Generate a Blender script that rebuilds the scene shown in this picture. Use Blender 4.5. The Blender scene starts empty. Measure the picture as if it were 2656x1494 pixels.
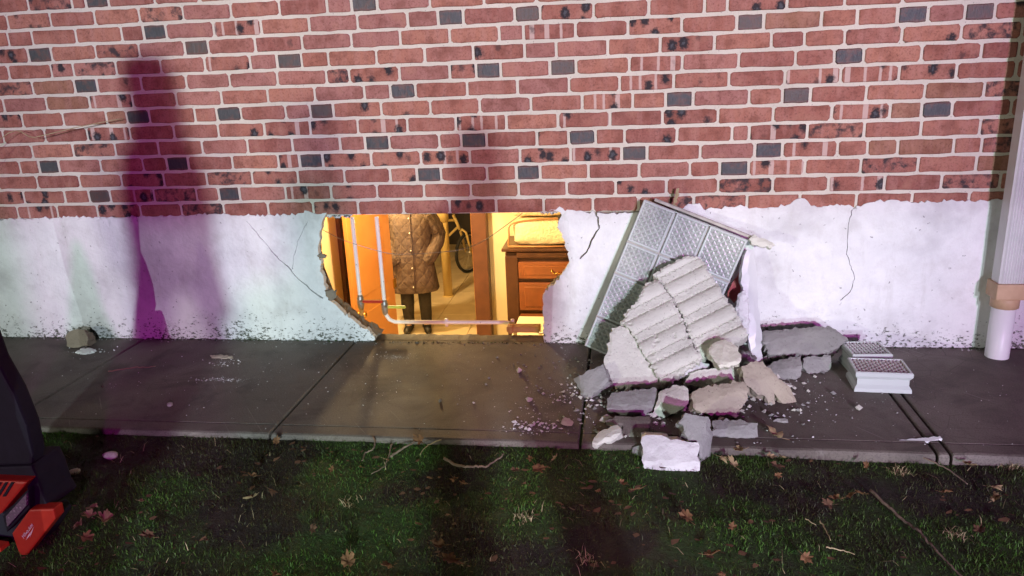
import bpy, bmesh, math, random
import numpy as np
from mathutils import Vector, Matrix, noise
from mathutils.geometry import delaunay_2d_cdt
random.seed(7)
R = math.radians
SC = bpy.context.scene
COL = SC.collection

# ------------------------------------------------------------------ camera
# world: X along the house wall, Y into the house (brick face at Y = 0), Z up (sidewalk at Z = 0), metres
CW, CH, CF = 2656.0, 1494.0, 2003.77            # size of the photograph and focal length in its pixels
CAM_POS = Vector((0.0, -3.1202, 1.1915))
YAW, PITCH, ROLL = 0.149014, -0.291474, -0.041824
_f = Vector((-math.sin(YAW)*math.cos(PITCH), math.cos(YAW)*math.cos(PITCH), math.sin(PITCH)))
_r0 = Vector((math.cos(YAW), math.sin(YAW), 0)); _u0 = _r0.cross(_f)
_r = math.cos(ROLL)*_r0 + math.sin(ROLL)*_u0
_u = -math.sin(ROLL)*_r0 + math.cos(ROLL)*_u0
cam = bpy.data.cameras.new('camera'); cam_o = bpy.data.objects.new('camera', cam); COL.objects.link(cam_o)
cam.sensor_width = 36.0; cam.lens = CF/CW*36.0; cam.clip_start = 0.05; cam.clip_end = 1000
m = Matrix((( _r.x, _u.x, -_f.x), (_r.y, _u.y, -_f.y), (_r.z, _u.z, -_f.z))).to_4x4(); m.translation = CAM_POS
cam_o.matrix_world = m
SC.camera = cam_o

# ------------------------------------------------------------------ night sky, faint moon, lamps, exposure
w = bpy.data.worlds.new('World'); SC.world = w; w.use_nodes = True
nt = w.node_tree; bg = nt.nodes['Background']
sky = nt.nodes.new('ShaderNodeTexSky'); sky.sky_type = 'NISHITA'; sky.sun_disc = False
sky.sun_elevation = R(-4); sky.sun_rotation = R(150); bg.inputs[1].default_value = 0.06
nt.links.new(sky.outputs[0], bg.inputs[0])
ml = bpy.data.lights.new('moon', 'SUN'); ml.energy = 0.01; ml.angle = R(0.5); ml.color = (.8, .88, 1)
mo = bpy.data.objects.new('moon', ml); COL.objects.link(mo); mo.rotation_euler = (R(55), 0, R(25))

def spot(name, loc, target, power, color, radius, size=60, blend=.6, parent=None):
    l = bpy.data.lights.new(name, 'SPOT'); l.energy = power; l.color = color; l.shadow_soft_size = radius
    l.spot_size = R(size); l.spot_blend = blend
    o = bpy.data.objects.new(name, l); COL.objects.link(o); o.location = loc
    o.rotation_euler = (Vector(target) - Vector(loc)).to_track_quat('-Z', 'Y').to_euler()
    return o
# (position, aim, watts, colour, source radius, cone): the scene lights of the crew behind the camera
FLOODS = [((3.8, -17.5, 3.4), (-.55, 0, .9), 8600, (.78, .94, 1.0), .19, 16),
          ((-6.0, -9.0, 1.45), (-.8, 0, .8), 850, (.95, 1.0, .84), .14, 40),
          ((3.0, -9.5, 2.6), (-.7, 0, .8), 980, (1.0, .07, .92), .14, 40),
          ((0.6, -14.0, 3.6), (-.35, 0, 1.25), 1700, (1.0, .92, .66), .22, 15),
          ((2.0, -10.0, .75), (-.8, 0, .42), 1000, (.78, .93, 1.0), .008, 34)]
SC.view_settings.view_transform = 'Standard'; SC.view_settings.look = 'None'
SC.view_settings.exposure = 0.12; SC.view_settings.gamma = 1.0; SC.view_settings.use_curve_mapping = False
SC.cycles.use_denoising = True
SC.cycles.max_bounces = 6; SC.cycles.sample_clamp_indirect = 4

# ------------------------------------------------------------------ pixel of the photograph -> point of the place
def ray(u, v):
    return (u-CW/2)/CF*_r - (v-CH/2)/CF*_u + _f
def on_y(u, v, Y=0.0):
    d = ray(u, v); return CAM_POS + d*((Y-CAM_POS.y)/d.y)
def on_z(u, v, Z=0.0):
    d = ray(u, v); return CAM_POS + d*((Z-CAM_POS.z)/d.z)
def on_plane(u, v, p, n):
    d = ray(u, v); return CAM_POS + d*((p-CAM_POS).dot(n)/d.dot(n))
def proj(P):
    d = Vector(P)-CAM_POS
    return CW/2+CF*d.dot(_r)/d.dot(_f), CH/2-CF*d.dot(_u)/d.dot(_f)
def x_on_row(u, z):                              # X on the brick face at height z that shows at column u
    a, b = -7.0, 7.0
    for _ in range(40):
        c = (a+b)/2
        if proj((c, 0, z))[0] < u: a = c
        else: b = c
    return (a+b)/2
Z1 = lambda x, y: (x/2.588, y/2.588)
Z2 = lambda x, y: (880+x/2.588, y/2.588)
Z3 = lambda x, y: (1756+x/2.588, y/2.588)
Z4 = lambda x, y: (x/2.3, 500+y/2.3)
Z5 = lambda x, y: (780+x/3.15, 500+y/3.15)
Z6 = lambda x, y: (1400+x/1.858, 480+y/1.858)
ZB = lambda x, y: (1460+x/3.535, 850+y/3.535)
Z7 = lambda x, y: (1900+x/1.857, 480+y/1.857)
Z8 = lambda x, y: (x/2.439, 900+y/2.439)
Z9 = lambda x, y: (850+x/2.862, 1050+y/2.862)
ZA = lambda x, y: (1750+x/2.843, 1050+y/2.843)

# ------------------------------------------------------------------ materials
class N:
    """small helper round one node tree"""
    def __init__(s, name):
        s.m = bpy.data.materials.new(name); s.m.use_nodes = True; s.t = s.m.node_tree
        s.b = s.t.nodes['Principled BSDF']; s.out = s.t.nodes['Material Output']
        s.coord = None
    def n(s, typ, **kw):
        x = s.t.nodes.new('ShaderNode'+typ)
        for k, v in kw.items(): setattr(x, k, v)
        return x
    def l(s, a, b): s.t.links.new(a, b)
    def put(s, sock, v):
        if hasattr(v, 'links') or hasattr(v, 'is_linked'): s.l(v, sock)
        else: sock.default_value = v
    def co(s, kind='Object', scale=None, offset_random=False):
        tc = s.n('TexCoord'); c = tc.outputs[kind]
        if offset_random:
            oi = s.n('ObjectInfo'); mu = s.n('VectorMath', operation='MULTIPLY_ADD')
            s.l(oi.outputs['Random'], mu.inputs[0]); mu.inputs[1].default_value = (37, 91, 53); s.l(c, mu.inputs[2]); c = mu.outputs[0]
        if scale:
            mp = s.n('VectorMath', operation='MULTIPLY'); s.l(c, mp.inputs[0]); mp.inputs[1].default_value = scale; c = mp.outputs[0]
        return c
    def noise(s, co, scale, detail=4, rough=.55, dist=0, out='Fac'):
        x = s.n('TexNoise'); s.l(co, x.inputs['Vector']); x.inputs['Scale'].default_value = scale
        x.inputs['Detail'].default_value = detail; x.inputs['Roughness'].default_value = rough; x.inputs['Distortion'].default_value = dist
        return x.outputs[out]
    def vor(s, co, scale, feature='F1', out='Distance', rnd=1):
        x = s.n('TexVoronoi', feature=feature); s.l(co, x.inputs['Vector']); x.inputs['Scale'].default_value = scale
        x.inputs['Randomness'].default_value = rnd
        return x.outputs[out]
    def ramp(s, fac, stops, interp='LINEAR'):
        x = s.n('ValToRGB'); s.put(x.inputs[0], fac); e = x.color_ramp.elements; x.color_ramp.interpolation = interp
        while len(e) < len(stops): e.new(.5)
        for el, (p, c) in zip(e, stops):
            el.position = p; el.color = (*c, 1) if not isinstance(c, (int, float)) else (c, c, c, 1)
        return x.outputs[0]
    def mix(s, fac, a, b, mode='MIX'):
        x = s.n('Mix', data_type='RGBA', blend_type=mode); s.put(x.inputs[0], fac)
        for k, v in ((6, a), (7, b)):
            if isinstance(v, tuple): x.inputs[k].default_value = (*v[:3], 1)
            else: s.l(v, x.inputs[k])
        return x.outputs[2]
    def math(s, op, a, b=0.0, c=0.0, clamp=False):
        x = s.n('Math', operation=op, use_clamp=clamp); s.put(x.inputs[0], a); s.put(x.inputs[1], b); s.put(x.inputs[2], c)
        return x.outputs[0]
    def bump(s, h, strength=.4, dist=.01):
        x = s.n('Bump'); s.l(h, x.inputs['Height']); x.inputs['Strength'].default_value = strength; x.inputs['Distance'].default_value = dist
        s.l(x.outputs[0], s.b.inputs['Normal'])
    def base(s, c):
        if isinstance(c, tuple): s.b.inputs['Base Color'].default_value = (*c, 1)
        else: s.l(c, s.b.inputs['Base Color'])
    def rough(s, v): s.put(s.b.inputs['Roughness'], v)
    def spec(s, v): s.b.inputs['Specular IOR Level'].default_value = v
    def metal(s, v): s.b.inputs['Metallic'].default_value = v

def simple(name, c1, c2, scale=20, rough=.7, bump=.2, bdist=.004, detail=5, metal=0, spec=.4, rnd=True, kind='Object'):
    a = N(name); co = a.co(kind, offset_random=rnd)
    f = a.noise(co, scale, detail)
    a.base(a.ramp(f, [(.3, c1), (.7, c2)])); a.rough(rough); a.metal(metal); a.spec(spec)
    if bump: a.bump(a.noise(co, scale*3, detail), bump, bdist)
    return a.m
M = {}

def brick_mat(name, stops, spots=0, stripes=0, smudge=0, island=False, spread=1.0):
    a = N(name)
    if island:
        ge = a.n('NewGeometry'); rv = ge.outputs['Random Per Island']; co = a.co('Object')
    else:
        oi = a.n('ObjectInfo'); rv = oi.outputs['Random']; co = a.co('Object', offset_random=True)
    loc = a.co('Object')
    col = a.ramp(rv, stops)
    st = a.n('VectorMath', operation='MULTIPLY'); a.l(co, st.inputs[0]); st.inputs[1].default_value = (1, 1, .22)
    streak = a.noise(st.outputs[0], 34, 3, .6)
    col = a.mix(a.ramp(streak, [(.42, 0), (.78, .55)]), col, (.44, .23, .20))
    fine = a.noise(co, 130, 6, .75)
    col = a.mix(a.ramp(fine, [(.33, .75), (.5, 0)]), col, (.11, .040, .030))
    blot = a.noise(co, 16, 5, .6); col = a.mix(a.ramp(blot, [(.34, .55), (.5, 0), (.62, 0)]), col, (.17, .060, .042))
    col = a.mix(a.ramp(blot, [(.52, 0), (.72, .5)]), col, (.42, .21, .15))
    if stripes:
        sx = a.n('SeparateXYZ'); a.l(co, sx.inputs[0])
        c1 = a.n('CombineXYZ'); a.l(sx.outputs[0], c1.inputs[0])
        q = a.noise(c1.outputs[0], 34, 0, .5)
        wv = a.math('ADD', q, a.math('MULTIPLY', a.noise(co, 60, 3), .06))
        col = a.mix(a.ramp(wv, [(.62, 0), (.645, .75)]), col, (.58, .45, .40))
    if spots:
        d = a.noise(co, 90, 4, .6, out='Color')
        ds = a.n('VectorMath', operation='MULTIPLY_ADD'); a.l(d, ds.inputs[0]); ds.inputs[1].default_value = (.034, .02, .034); a.l(co, ds.inputs[2])
        sc = a.n('VectorMath', operation='MULTIPLY'); a.l(ds.outputs[0], sc.inputs[0]); sc.inputs[1].default_value = (1.0, .0, .74)
        v = a.vor(sc.outputs[0], 19, rnd=.62)
        col = a.mix(a.ramp(v, [(.25, .95), (.42, 0)]), col, (.020, .022, .028))
        col = a.mix(a.ramp(v, [(.09, .45), (.16, 0)]), col, (.13, .14, .16))
    if smudge:
        q = a.noise(co, 30, 6, .62, .25)
        col = a.mix(a.ramp(q, [(.47, 0), (.62, smudge)]), col, (.03, .03, .036))
    a.base(col); a.rough(.82); a.spec(.25)
    a.bump(a.math('ADD', a.noise(co, 120, 6, .7), a.math('MULTIPLY', streak, .4)), .5, .0025)
    return a.m
RED = [(0, (.25, .090, .072)), (.2, (.36, .145, .105)), (.4, (.29, .110, .090)), (.6, (.42, .185, .128)), (.8, (.33, .130, .098)), (1, (.39, .175, .142))]
M['r'] = brick_mat('brick_red', RED)
M['k'] = brick_mat('brick_pink', [(0, (.31, .135, .115)), (1, (.37, .17, .145))])
M['b'] = brick_mat('brick_tan', [(0, (.26, .12, .075)), (1, (.33, .17, .11))])
M['s'] = brick_mat('brick_spotted', RED, spots=1)
M['p'] = brick_mat('brick_striped', RED, spots=1, stripes=1)
M['m'] = brick_mat('brick_smudged', RED, smudge=.9)
M['all'] = brick_mat('brick_far', RED + [(.84, (.30, .09, .08)), (.85, (.05, .045, .05))], island=True)
a = N('brick_dark_header'); co = a.co('Object', offset_random=True); oi = a.n('ObjectInfo')
st = a.n('VectorMath', operation='MULTIPLY'); a.l(co, st.inputs[0]); st.inputs[1].default_value = (1, 1, .3)
q = a.noise(st.outputs[0], 120, 5, .7)
c0 = a.ramp(oi.outputs['Random'], [(0, (.030, .032, .040)), (.6, (.045, .045, .052)), (1, (.085, .055, .045))])
sx = a.n('SeparateXYZ'); a.l(a.co('Object'), sx.inputs[0])
ez = a.math('ABSOLUTE', sx.outputs[2]); ew = a.math('ADD', ez, a.math('MULTIPLY', a.math('SUBTRACT', q, .5), .022))
c0 = a.mix(a.ramp(q, [(.45, 0), (.66, .5)]), c0, (.07, .072, .085))
c0 = a.mix(a.ramp(a.noise(co, 28, 5, .65), [(.5, 0), (.66, .7)]), c0, (.13, .055, .045))
c0 = a.mix(a.ramp(ew, [(.017, 0), (.027, .8)]), c0, (.15, .06, .05))
a.base(c0); a.rough(.5); a.bump(q, .7, .004); M['d'] = a.m

a = N('mortar'); co = a.co('Object'); q = a.noise(co, 3.0, 4); f = a.noise(co, 150, 6, .7)
c = a.ramp(q, [(.3, (.54, .51, .43)), (.7, (.66, .62, .53))]); c = a.mix(a.ramp(f, [(.28, .5), (.45, 0)]), c, (.30, .27, .23))
c = a.mix(a.ramp(a.vor(co, 46), [(.06, .6), (.10, 0)]), c, (.10, .09, .085))
a.base(c); a.rough(.95); a.spec(.1); a.bump(f, .7, .003); M['mortar'] = a.m

a = N('white_parging'); co = a.co('Object'); sx = a.n('SeparateXYZ'); a.l(co, sx.inputs[0])
q = a.noise(co, 2.2, 6, .65); c = a.ramp(q, [(.32, (.48, .47, .48)), (.48, (.68, .68, .68)), (.68, (.80, .80, .79))])
c = a.mix(a.ramp(a.noise(co, 11, 6, .7), [(.5, 0), (.72, .45)]), c, (.50, .48, .46))
gr = a.n('VectorMath', operation='MULTIPLY'); a.l(co, gr.inputs[0]); gr.inputs[1].default_value = (9, 9, 1.6)
c = a.mix(a.ramp(a.noise(gr.outputs[0], 1.4, 5, .7), [(.56, 0), (.74, .35)]), c, (.42, .40, .36))
zz = sx.outputs[2]
dis = a.n('VectorMath', operation='MULTIPLY'); a.l(co, dis.inputs[0]); dis.inputs[1].default_value = (1, 1, 1.7)
sp = a.noise(dis.outputs[0], 62, 4, .75)                      # flaked paint, its amount set by an uneven tide line above the walk
big = a.noise(co, 5.5, 4, .6)
amt = a.math('ADD', a.math('MULTIPLY', zz, -1.55), a.math('MULTIPLY', big, .36))
amt = a.math('ADD', amt, .06)
amt = a.math('MAXIMUM', amt, -.045)
fl = a.math('ADD', sp, a.math('MULTIPLY', amt, .72))
fm = a.ramp(fl, [(.685, 0), (.715, 1)])
c = a.mix(fm, c, (.12, .125, .10))
dn = a.noise(co, 60, 3, .6, out='Color'); dv = a.n('VectorMath', operation='MULTIPLY_ADD'); a.l(dn, dv.inputs[0]); dv.inputs[1].default_value = (.03, .03, .03); a.l(co, dv.inputs[2])
pit = a.vor(dv.outputs[0], 30); pm = a.math('MULTIPLY', a.ramp(pit, [(.07, 1), (.12, 0)]), a.ramp(a.noise(co, 7, 2), [(.47, 0), (.54, .75)]))
c = a.mix(pm, c, (.16, .15, .15))
a.base(c); a.rough(.75); a.spec(.25)
hh = a.math('SUBTRACT', a.math('ADD', a.noise(co, 70, 6, .65), a.math('MULTIPLY', a.noise(co, 9, 3), 1.5)), a.math('MULTIPLY', fm, .8))
a.bump(hh, .6, .007); M['parge'] = a.m

def concrete(name, c1, c2, speck=.5, scale=7, wet=False):
    a = N(name); co = a.co('Object', offset_random=not wet)
    q = a.noise(co, scale, 6, .6); c = a.ramp(q, [(.3, c1), (.7, c2)])
    dn = a.noise(co, 110, 3, .6, out='Color'); dv = a.n('VectorMath', operation='MULTIPLY_ADD'); a.l(dn, dv.inputs[0]); dv.inputs[1].default_value = (.02, .02, .02); a.l(co, dv.inputs[2])
    mk_ = a.ramp(a.noise(co, 17, 3), [(.46, 0), (.6, 1)])
    v = a.vor(dv.outputs[0], 85); c = a.mix(a.math('MULTIPLY', a.ramp(v, [(.12, speck*1.3), (.24, 0)]), mk_), c, (.09, .085, .07))
    c = a.mix(a.ramp(a.noise(co, 3.5, 5, .65), [(.5, 0), (.68, .5)]), c, tuple(k*.55 for k in c1))
    a.base(c); a.rough(.92); a.spec(.2)
    a.bump(a.math('ADD', a.noise(co, 90, 7, .7), a.math('MULTIPLY', a.noise(co, 22, 4), 1.2)), .55, .006)
    return a.m
M['rubble'] = concrete('rubble_pale', (.54, .53, .46), (.70, .69, .61))
M['rubble_grey'] = concrete('rubble_grey', (.25, .245, .235), (.37, .36, .34))
M['rubble_tan'] = concrete('rubble_tan', (.33, .28, .22), (.45, .39, .31))
M['rubble_core'] = concrete('block_core', (.20, .16, .12), (.32, .26, .20))
M['white_chunk'] = concrete('painted_chunk', (.66, .64, .64), (.78, .77, .76), speck=.12)
M['cream_chunk'] = concrete('cream_chunk', (.66, .64, .52), (.78, .76, .64), speck=.15)

a = N('sidewalk_concrete'); co = a.co('Object'); q = a.noise(co, 1.6, 6, .6)
c = a.ramp(q, [(.3, (.138, .118, .100)), (.7, (.215, .188, .160))])
dk = a.noise(co, 4.5, 5, .65, .8); c = a.mix(a.ramp(dk, [(.5, 0), (.68, .65)]), c, (.075, .062, .055))
bs = a.n('VectorMath', operation='MULTIPLY'); a.l(co, bs.inputs[0]); bs.inputs[1].default_value = (14, 260, 14)
br = a.noise(bs.outputs[0], 1, 3)
c = a.mix(a.ramp(a.noise(co, 210, 3, .6), [(.36, .5), (.5, 0)]), c, (.05, .045, .04))
rot = a.n('VectorRotate', rotation_type='Z_AXIS'); a.l(co, rot.inputs['Vector']); rot.inputs['Angle'].default_value = .9
sv = a.n('VectorMath', operation='MULTIPLY'); a.l(rot.outputs[0], sv.inputs[0]); sv.inputs[1].default_value = (2.2, 110, 1)
scr = a.math('MULTIPLY', a.ramp(a.noise(sv.outputs[0], 1, 2, .5), [(.66, 0), (.72, .6)]), a.ramp(a.noise(co, 3.1, 3), [(.5, 0), (.62, 1)]))
c = a.mix(scr, c, (.36, .33, .30))
wh = a.noise(co, 2.6, 7, .75, 1.5); c = a.mix(a.ramp(wh, [(.63, 0), (.74, .35)]), c, (.42, .40, .37))
st2 = a.noise(co, .9, 5, .6, .6); c = a.mix(a.ramp(st2, [(.45, 0), (.6, .55)]), c, (.085, .068, .058))
v9 = a.vor(co, 9, 'DISTANCE_TO_EDGE'); c = a.mix(a.math('MULTIPLY', a.ramp(v9, [(.0, .5), (.02, 0)]), a.ramp(a.noise(co, 1.3, 2), [(.55, 0), (.62, .8)])), c, (.03, .026, .024))
a.base(c); a.rough(a.ramp(q, [(.3, .85), (.7, .6)])); a.spec(.3); a.bump(a.math('ADD', br, a.noise(co, 130, 5, .7)), .3, .003); M['walk'] = a.m

a = N('soil'); co = a.co('Object'); c = a.ramp(a.noise(co, 9, 8), [(.3, (.012, .008, .006)), (.7, (.034, .022, .014))])
c = a.mix(a.ramp(a.noise(co, 2.4, 5, .6), [(.47, .85), (.56, 0)]), c, (.030, .070, .010))
a.base(c); a.rough(.95); a.bump(a.noise(co, 40, 8, .7), .9, .02); M['soil'] = a.m
def blade(name, c1, c2, c3):
    a = N(name); ge = a.n('NewGeometry'); co = a.co('Object')
    c = a.ramp(ge.outputs['Random Per Island'], [(0, c1), (.6, c2), (1, c3)])
    c = a.mix(a.ramp(a.noise(co, 2.4, 4), [(.42, 0), (.58, .88)]), c, (.040, .032, .013))
    a.base(c); a.rough(.55); a.spec(.3)
    return a.m
M['grass'] = blade('grass_green', (.036, .10, .012), (.055, .15, .016), (.10, .20, .03))
M['straw'] = simple('dry_straw', (.30, .23, .12), (.46, .38, .22), 30, .8, 0)
M['leaf'] = simple('leaf_brown', (.14, .068, .030), (.25, .13, .058), 35, .75, .5, .003)
M['leaf_pale'] = simple('leaf_tan', (.28, .20, .10), (.40, .29, .16), 30, .75, .5, .003)
M['leaf_dark'] = simple('leaf_dark', (.09, .045, .025), (.16, .085, .045), 30, .75, .5, .003)
M['twig'] = simple('twig_bark', (.15, .11, .08), (.26, .19, .14), 40, .85, .5, .003)

a = N('pressed_glass'); co = a.co('Object', offset_random=True)
a.base(a.ramp(a.noise(co, 9, 4), [(.3, (.52, .55, .53)), (.7, (.72, .74, .71))])); a.rough(.16); a.spec(.9); a.metal(.35)
a.b.inputs['Transmission Weight'].default_value = .15; a.b.inputs['IOR'].default_value = 1.5; M['glass'] = a.m
a = N('glass_rim'); a.base((.66, .70, .69)); a.rough(.22); a.spec(.7); a.b.inputs['Transmission Weight'].default_value = .25; M['glass_rim'] = a.m
M['grout'] = simple('grout', (.36, .33, .29), (.52, .49, .44), 40, .9, .6, .004)
M['white_metal'] = simple('white_enamel', (.52, .52, .53), (.64, .64, .64), 7, .35, .05, .001, spec=.5)
M['pvc'] = simple('white_pvc', (.68, .68, .70), (.78, .78, .79), 6, .4, .05, .001)
M['tan_rubber'] = simple('tan_coupling', (.42, .27, .16), (.52, .35, .22), 20, .55, .2, .002)
M['steel'] = simple('dull_steel', (.22, .22, .22), (.34, .33, .32), 30, .45, .1, .001, metal=.8)
a = N('painted_pipe'); co = a.co('Object', offset_random=True); q = a.noise(co, 38, 4, .6)
a.base(a.mix(a.ramp(q, [(.66, 0), (.70, 1)]), (.72, .68, .66), (.07, .05, .045))); a.rough(.4); a.bump(q, .3, .002); M['pipe'] = a.m
M['brass'] = simple('brass', (.55, .32, .08), (.70, .45, .14), 20, .2, 0, metal=1)
M['wood_door'] = simple('varnished_door', (.42, .17, .045), (.50, .22, .06), 3, .35, .05, .002)
M['trim_brown'] = simple('dark_trim', (.085, .034, .022), (.13, .052, .032), 8, .4, .1, .002)
M['cream_wall'] = simple('cream_paint', (.74, .62, .40), (.78, .66, .43), 4, .7, .08, .002, rnd=False)
M['tile'] = simple('cream_tile', (.56, .44, .27), (.66, .53, .34), 6, .35, .05, .001)
M['dark_room'] = simple('dim_brown_wall', (.035, .028, .026), (.05, .04, .036), 5, .8, .1, .002, rnd=False)  # dark brown adds the far room's dimness to the wall colour
M['post'] = simple('yellow_post', (.62, .45, .17), (.68, .50, .21), 8, .5, .1, .001)
M['dresser'] = simple('dresser_dark', (.050, .020, .012), (.085, .034, .018), 10, .35, .1, .002)
M['drawer'] = simple('drawer_wood', (.17, .055, .022), (.25, .085, .034), 9, .3, .1, .002)
M['quilt'] = simple('cream_quilt', (.72, .60, .40), (.80, .68, .48), 14, .6, .9, .015)
M['bag'] = simple('bag_edge', (.30, .14, .06), (.38, .19, .08), 20, .4, .2, .002)
M['appliance'] = simple('cream_enamel', (.72, .64, .45), (.76, .68, .49), 6, .35, .03, .001)
M['rubber'] = simple('black_rubber', (.012, .012, .012), (.025, .025, .025), 40, .7, .2, .001)
M['alu'] = simple('pale_alloy', (.50, .46, .40), (.60, .56, .48), 20, .35, .05, .001, metal=.6)
M['red_plastic'] = simple('red_plastic', (.36, .020, .010), (.44, .032, .014), 30, .5, .15, .001)
M['navy'] = simple('navy_shell', (.004, .0045, .009), (.008, .009, .016), 30, .8, .2, .001)
M['red_board'] = simple('red_board', (.26, .035, .035), (.33, .055, .05), 20, .6, .2, .002)
a = N('led_lens'); co = a.co('Object', offset_random=False); v = a.vor(co, 95, rnd=.15)
a.base(a.ramp(v, [(.25, (.42, .40, .42)), (.5, (.16, .15, .16))])); a.rough(.25); a.bump(v, .8, .004); M['lens'] = a.m
M['mark'] = simple('white_print', (.70, .62, .58), (.75, .67, .62), 20, .6, 0)
# clothing, skin
a = N('quilted_coat'); tc = a.n('TexCoord'); sx = a.n('SeparateXYZ'); a.l(tc.outputs['UV'], sx.inputs[0])
s1 = a.math('ADD', a.math('MULTIPLY', sx.outputs[0], 11), a.math('MULTIPLY', sx.outputs[1], 7)); s2 = a.math('SUBTRACT', a.math('MULTIPLY', sx.outputs[0], 11), a.math('MULTIPLY', sx.outputs[1], 7))
t1 = a.math('PINGPONG', s1, .5); t2 = a.math('PINGPONG', s2, .5)
q = a.math('MINIMUM', a.math('POWER', a.math('MULTIPLY', t1, 2), .5), a.math('POWER', a.math('MULTIPLY', t2, 2), .5))
nz = a.noise(a.co('Object'), 30, 4)
a.base(a.ramp(nz, [(.3, (.082, .058, .046)), (.7, (.118, .085, .068))])); a.spec(.12); a.rough(.9); a.bump(a.math('ADD', a.math('MULTIPLY', q, .8), a.math('MULTIPLY', nz, .5)), .75, .016); M['coat'] = a.m
M['trousers'] = simple('dark_trousers', (.016, .012, .010), (.03, .024, .02), 30, .85, .4, .004)
M['skin'] = simple('skin', (.42, .25, .17), (.48, .29, .20), 30, .5, .1, .001)
M['hair'] = simple('dark_hair', (.02, .014, .010), (.04, .028, .02), 60, .5, .5, .003)
M['boots'] = simple('black_boots', (.012, .010, .009), (.02, .017, .015), 30, .5, .3, .002)
M['parka'] = simple('dark_parka', (.02, .025, .04), (.035, .04, .06), 20, .8, .4, .006)
def emis(name, c, s):
    a = N(name); a.base((.8, .8, .8)); a.b.inputs['Emission Color'].default_value = (*c, 1); a.b.inputs['Emission Strength'].default_value = s
    return a.m

# ------------------------------------------------------------------ object helpers
def tag(o, label=None, cat=None, group=None, kind=None):
    for k, v in (('label', label), ('category', cat), ('group', group), ('kind', kind)):
        if v: o[k] = v
    return o
def link(name, me, mat=None, parent=None, loc=None, rot=None):
    o = bpy.data.objects.new(name, me); COL.objects.link(o)
    if mat is not None and me is not None and len(me.materials) == 0: me.materials.append(M[mat] if isinstance(mat, str) else mat)
    if loc is not None: o.location = loc
    if rot is not None: o.rotation_euler = rot
    if parent is not None: o.parent = parent
    return o
def empty(name, loc=(0, 0, 0), rz=0, label=None, cat=None, group=None):
    o = bpy.data.objects.new(name, None); COL.objects.link(o); o.location = loc; o.rotation_euler = (0, 0, rz)
    o.empty_display_size = .1
    return tag(o, label, cat, group)
def mesh(name, V, F, smooth=False):
    me = bpy.data.meshes.new(name); me.from_pydata([tuple(v) for v in V], [], F); me.update()
    if smooth: me.polygons.foreach_set('use_smooth', [True]*len(me.polygons))
    return me
def bm_mesh(name, bm, smooth=False):
    me = bpy.data.meshes.new(name); bmesh.ops.recalc_face_normals(bm, faces=bm.faces); bm.to_mesh(me); bm.free()
    if smooth: me.polygons.foreach_set('use_smooth', [True]*len(me.polygons))
    return me
def box_bm(bm, c, s, bev=0.0, rot=None, seg=1):
    old = set(bm.verts)
    vs = bmesh.ops.create_cube(bm, size=1.0)['verts']
    bmesh.ops.scale(bm, vec=s, verts=vs)
    if bev > 0:
        es = list({e for v in vs for e in v.link_edges})
        bmesh.ops.bevel(bm, geom=es, offset=bev, segments=seg, affect='EDGES', profile=.6)
        vs = [v for v in bm.verts if v not in old]
    if rot is not None: bmesh.ops.rotate(bm, cent=(0, 0, 0), matrix=rot, verts=vs)
    bmesh.ops.translate(bm, vec=c, verts=vs)
    return vs
def box(name, c, s, mat, parent=None, bev=.002, rot=None, seg=1):
    bm = bmesh.new(); box_bm(bm, (0, 0, 0), s, bev, None, seg); me = bm_mesh(name, bm)
    o = link(name, me, mat, parent, c)
    if rot is not None: o.rotation_euler = rot
    return o
def tube_geo(pts, radii, seg=10, closed=False, caps=True):
    pts = [Vector(p) for p in pts]; n = len(pts)
    if not hasattr(radii, '__len__'): radii = [radii]*n
    V, F = [], []; prev = None
    for i, p in enumerate(pts):
        if closed: t = (pts[(i+1) % n]-pts[i-1]).normalized()
        else: t = (pts[min(i+1, n-1)]-pts[max(i-1, 0)]).normalized()
        if prev is None:
            a = Vector((0, 0, 1)) if abs(t.z) < .9 else Vector((1, 0, 0)); x = t.cross(a).normalized()
        else: x = (prev - t*prev.dot(t)).normalized()
        prev = x; y = t.cross(x)
        for k in range(seg):
            an = 2*math.pi*k/seg; V.append(p+(x*math.cos(an)+y*math.sin(an))*radii[i])
    m_ = n if closed else n-1
    for i in range(m_):
        for k in range(seg):
            a0 = i*seg+k; b0 = i*seg+(k+1) % seg; j = ((i+1) % n)*seg
            F.append((a0, b0, j+(k+1) % seg, j+k))
    if caps and not closed:
        F.append(tuple(range(seg-1, -1, -1))); F.append(tuple(range((n-1)*seg, n*seg)))
    return V, F
def tube(name, pts, radii, mat, parent=None, seg=10, closed=False):
    V, F = tube_geo(pts, radii, seg, closed); return link(name, mesh(name, V, F, True), mat, parent)
def smooth_path(pts, k=6):
    P = [Vector(p) for p in pts]; out = []
    for i in range(len(P)-1):
        p0 = P[max(i-1, 0)]; p1 = P[i]; p2 = P[i+1]; p3 = P[min(i+2, len(P)-1)]
        for j in range(k):
            t = j/k; out.append(.5*((2*p1)+(p2-p0)*t+(2*p0-5*p1+4*p2-p3)*t*t+(3*p1-p0-3*p2+p3)*t*t*t))
    out.append(P[-1]); return out
def inside(poly, x, y):
    c = False; n = len(poly); j = n-1
    for i in range(n):
        xi, yi = poly[i]; xj, yj = poly[j]
        if (yi > y) != (yj > y) and x < (xj-xi)*(y-yi)/(yj-yi)+xi: c = not c
        j = i
    return c
def seg_dist(poly, x, y):
    best = 9.0; n = len(poly)
    for i in range(n):
        ax, ay = poly[i]; bx, by = poly[(i+1) % n]; dx, dy = bx-ax, by-ay; L = dx*dx+dy*dy
        t = 0 if L < 1e-12 else max(0, min(1, ((x-ax)*dx+(y-ay)*dy)/L))
        d = math.hypot(ax+t*dx-x, ay+t*dy-y)
        if d < best: best = d
    return best
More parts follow.
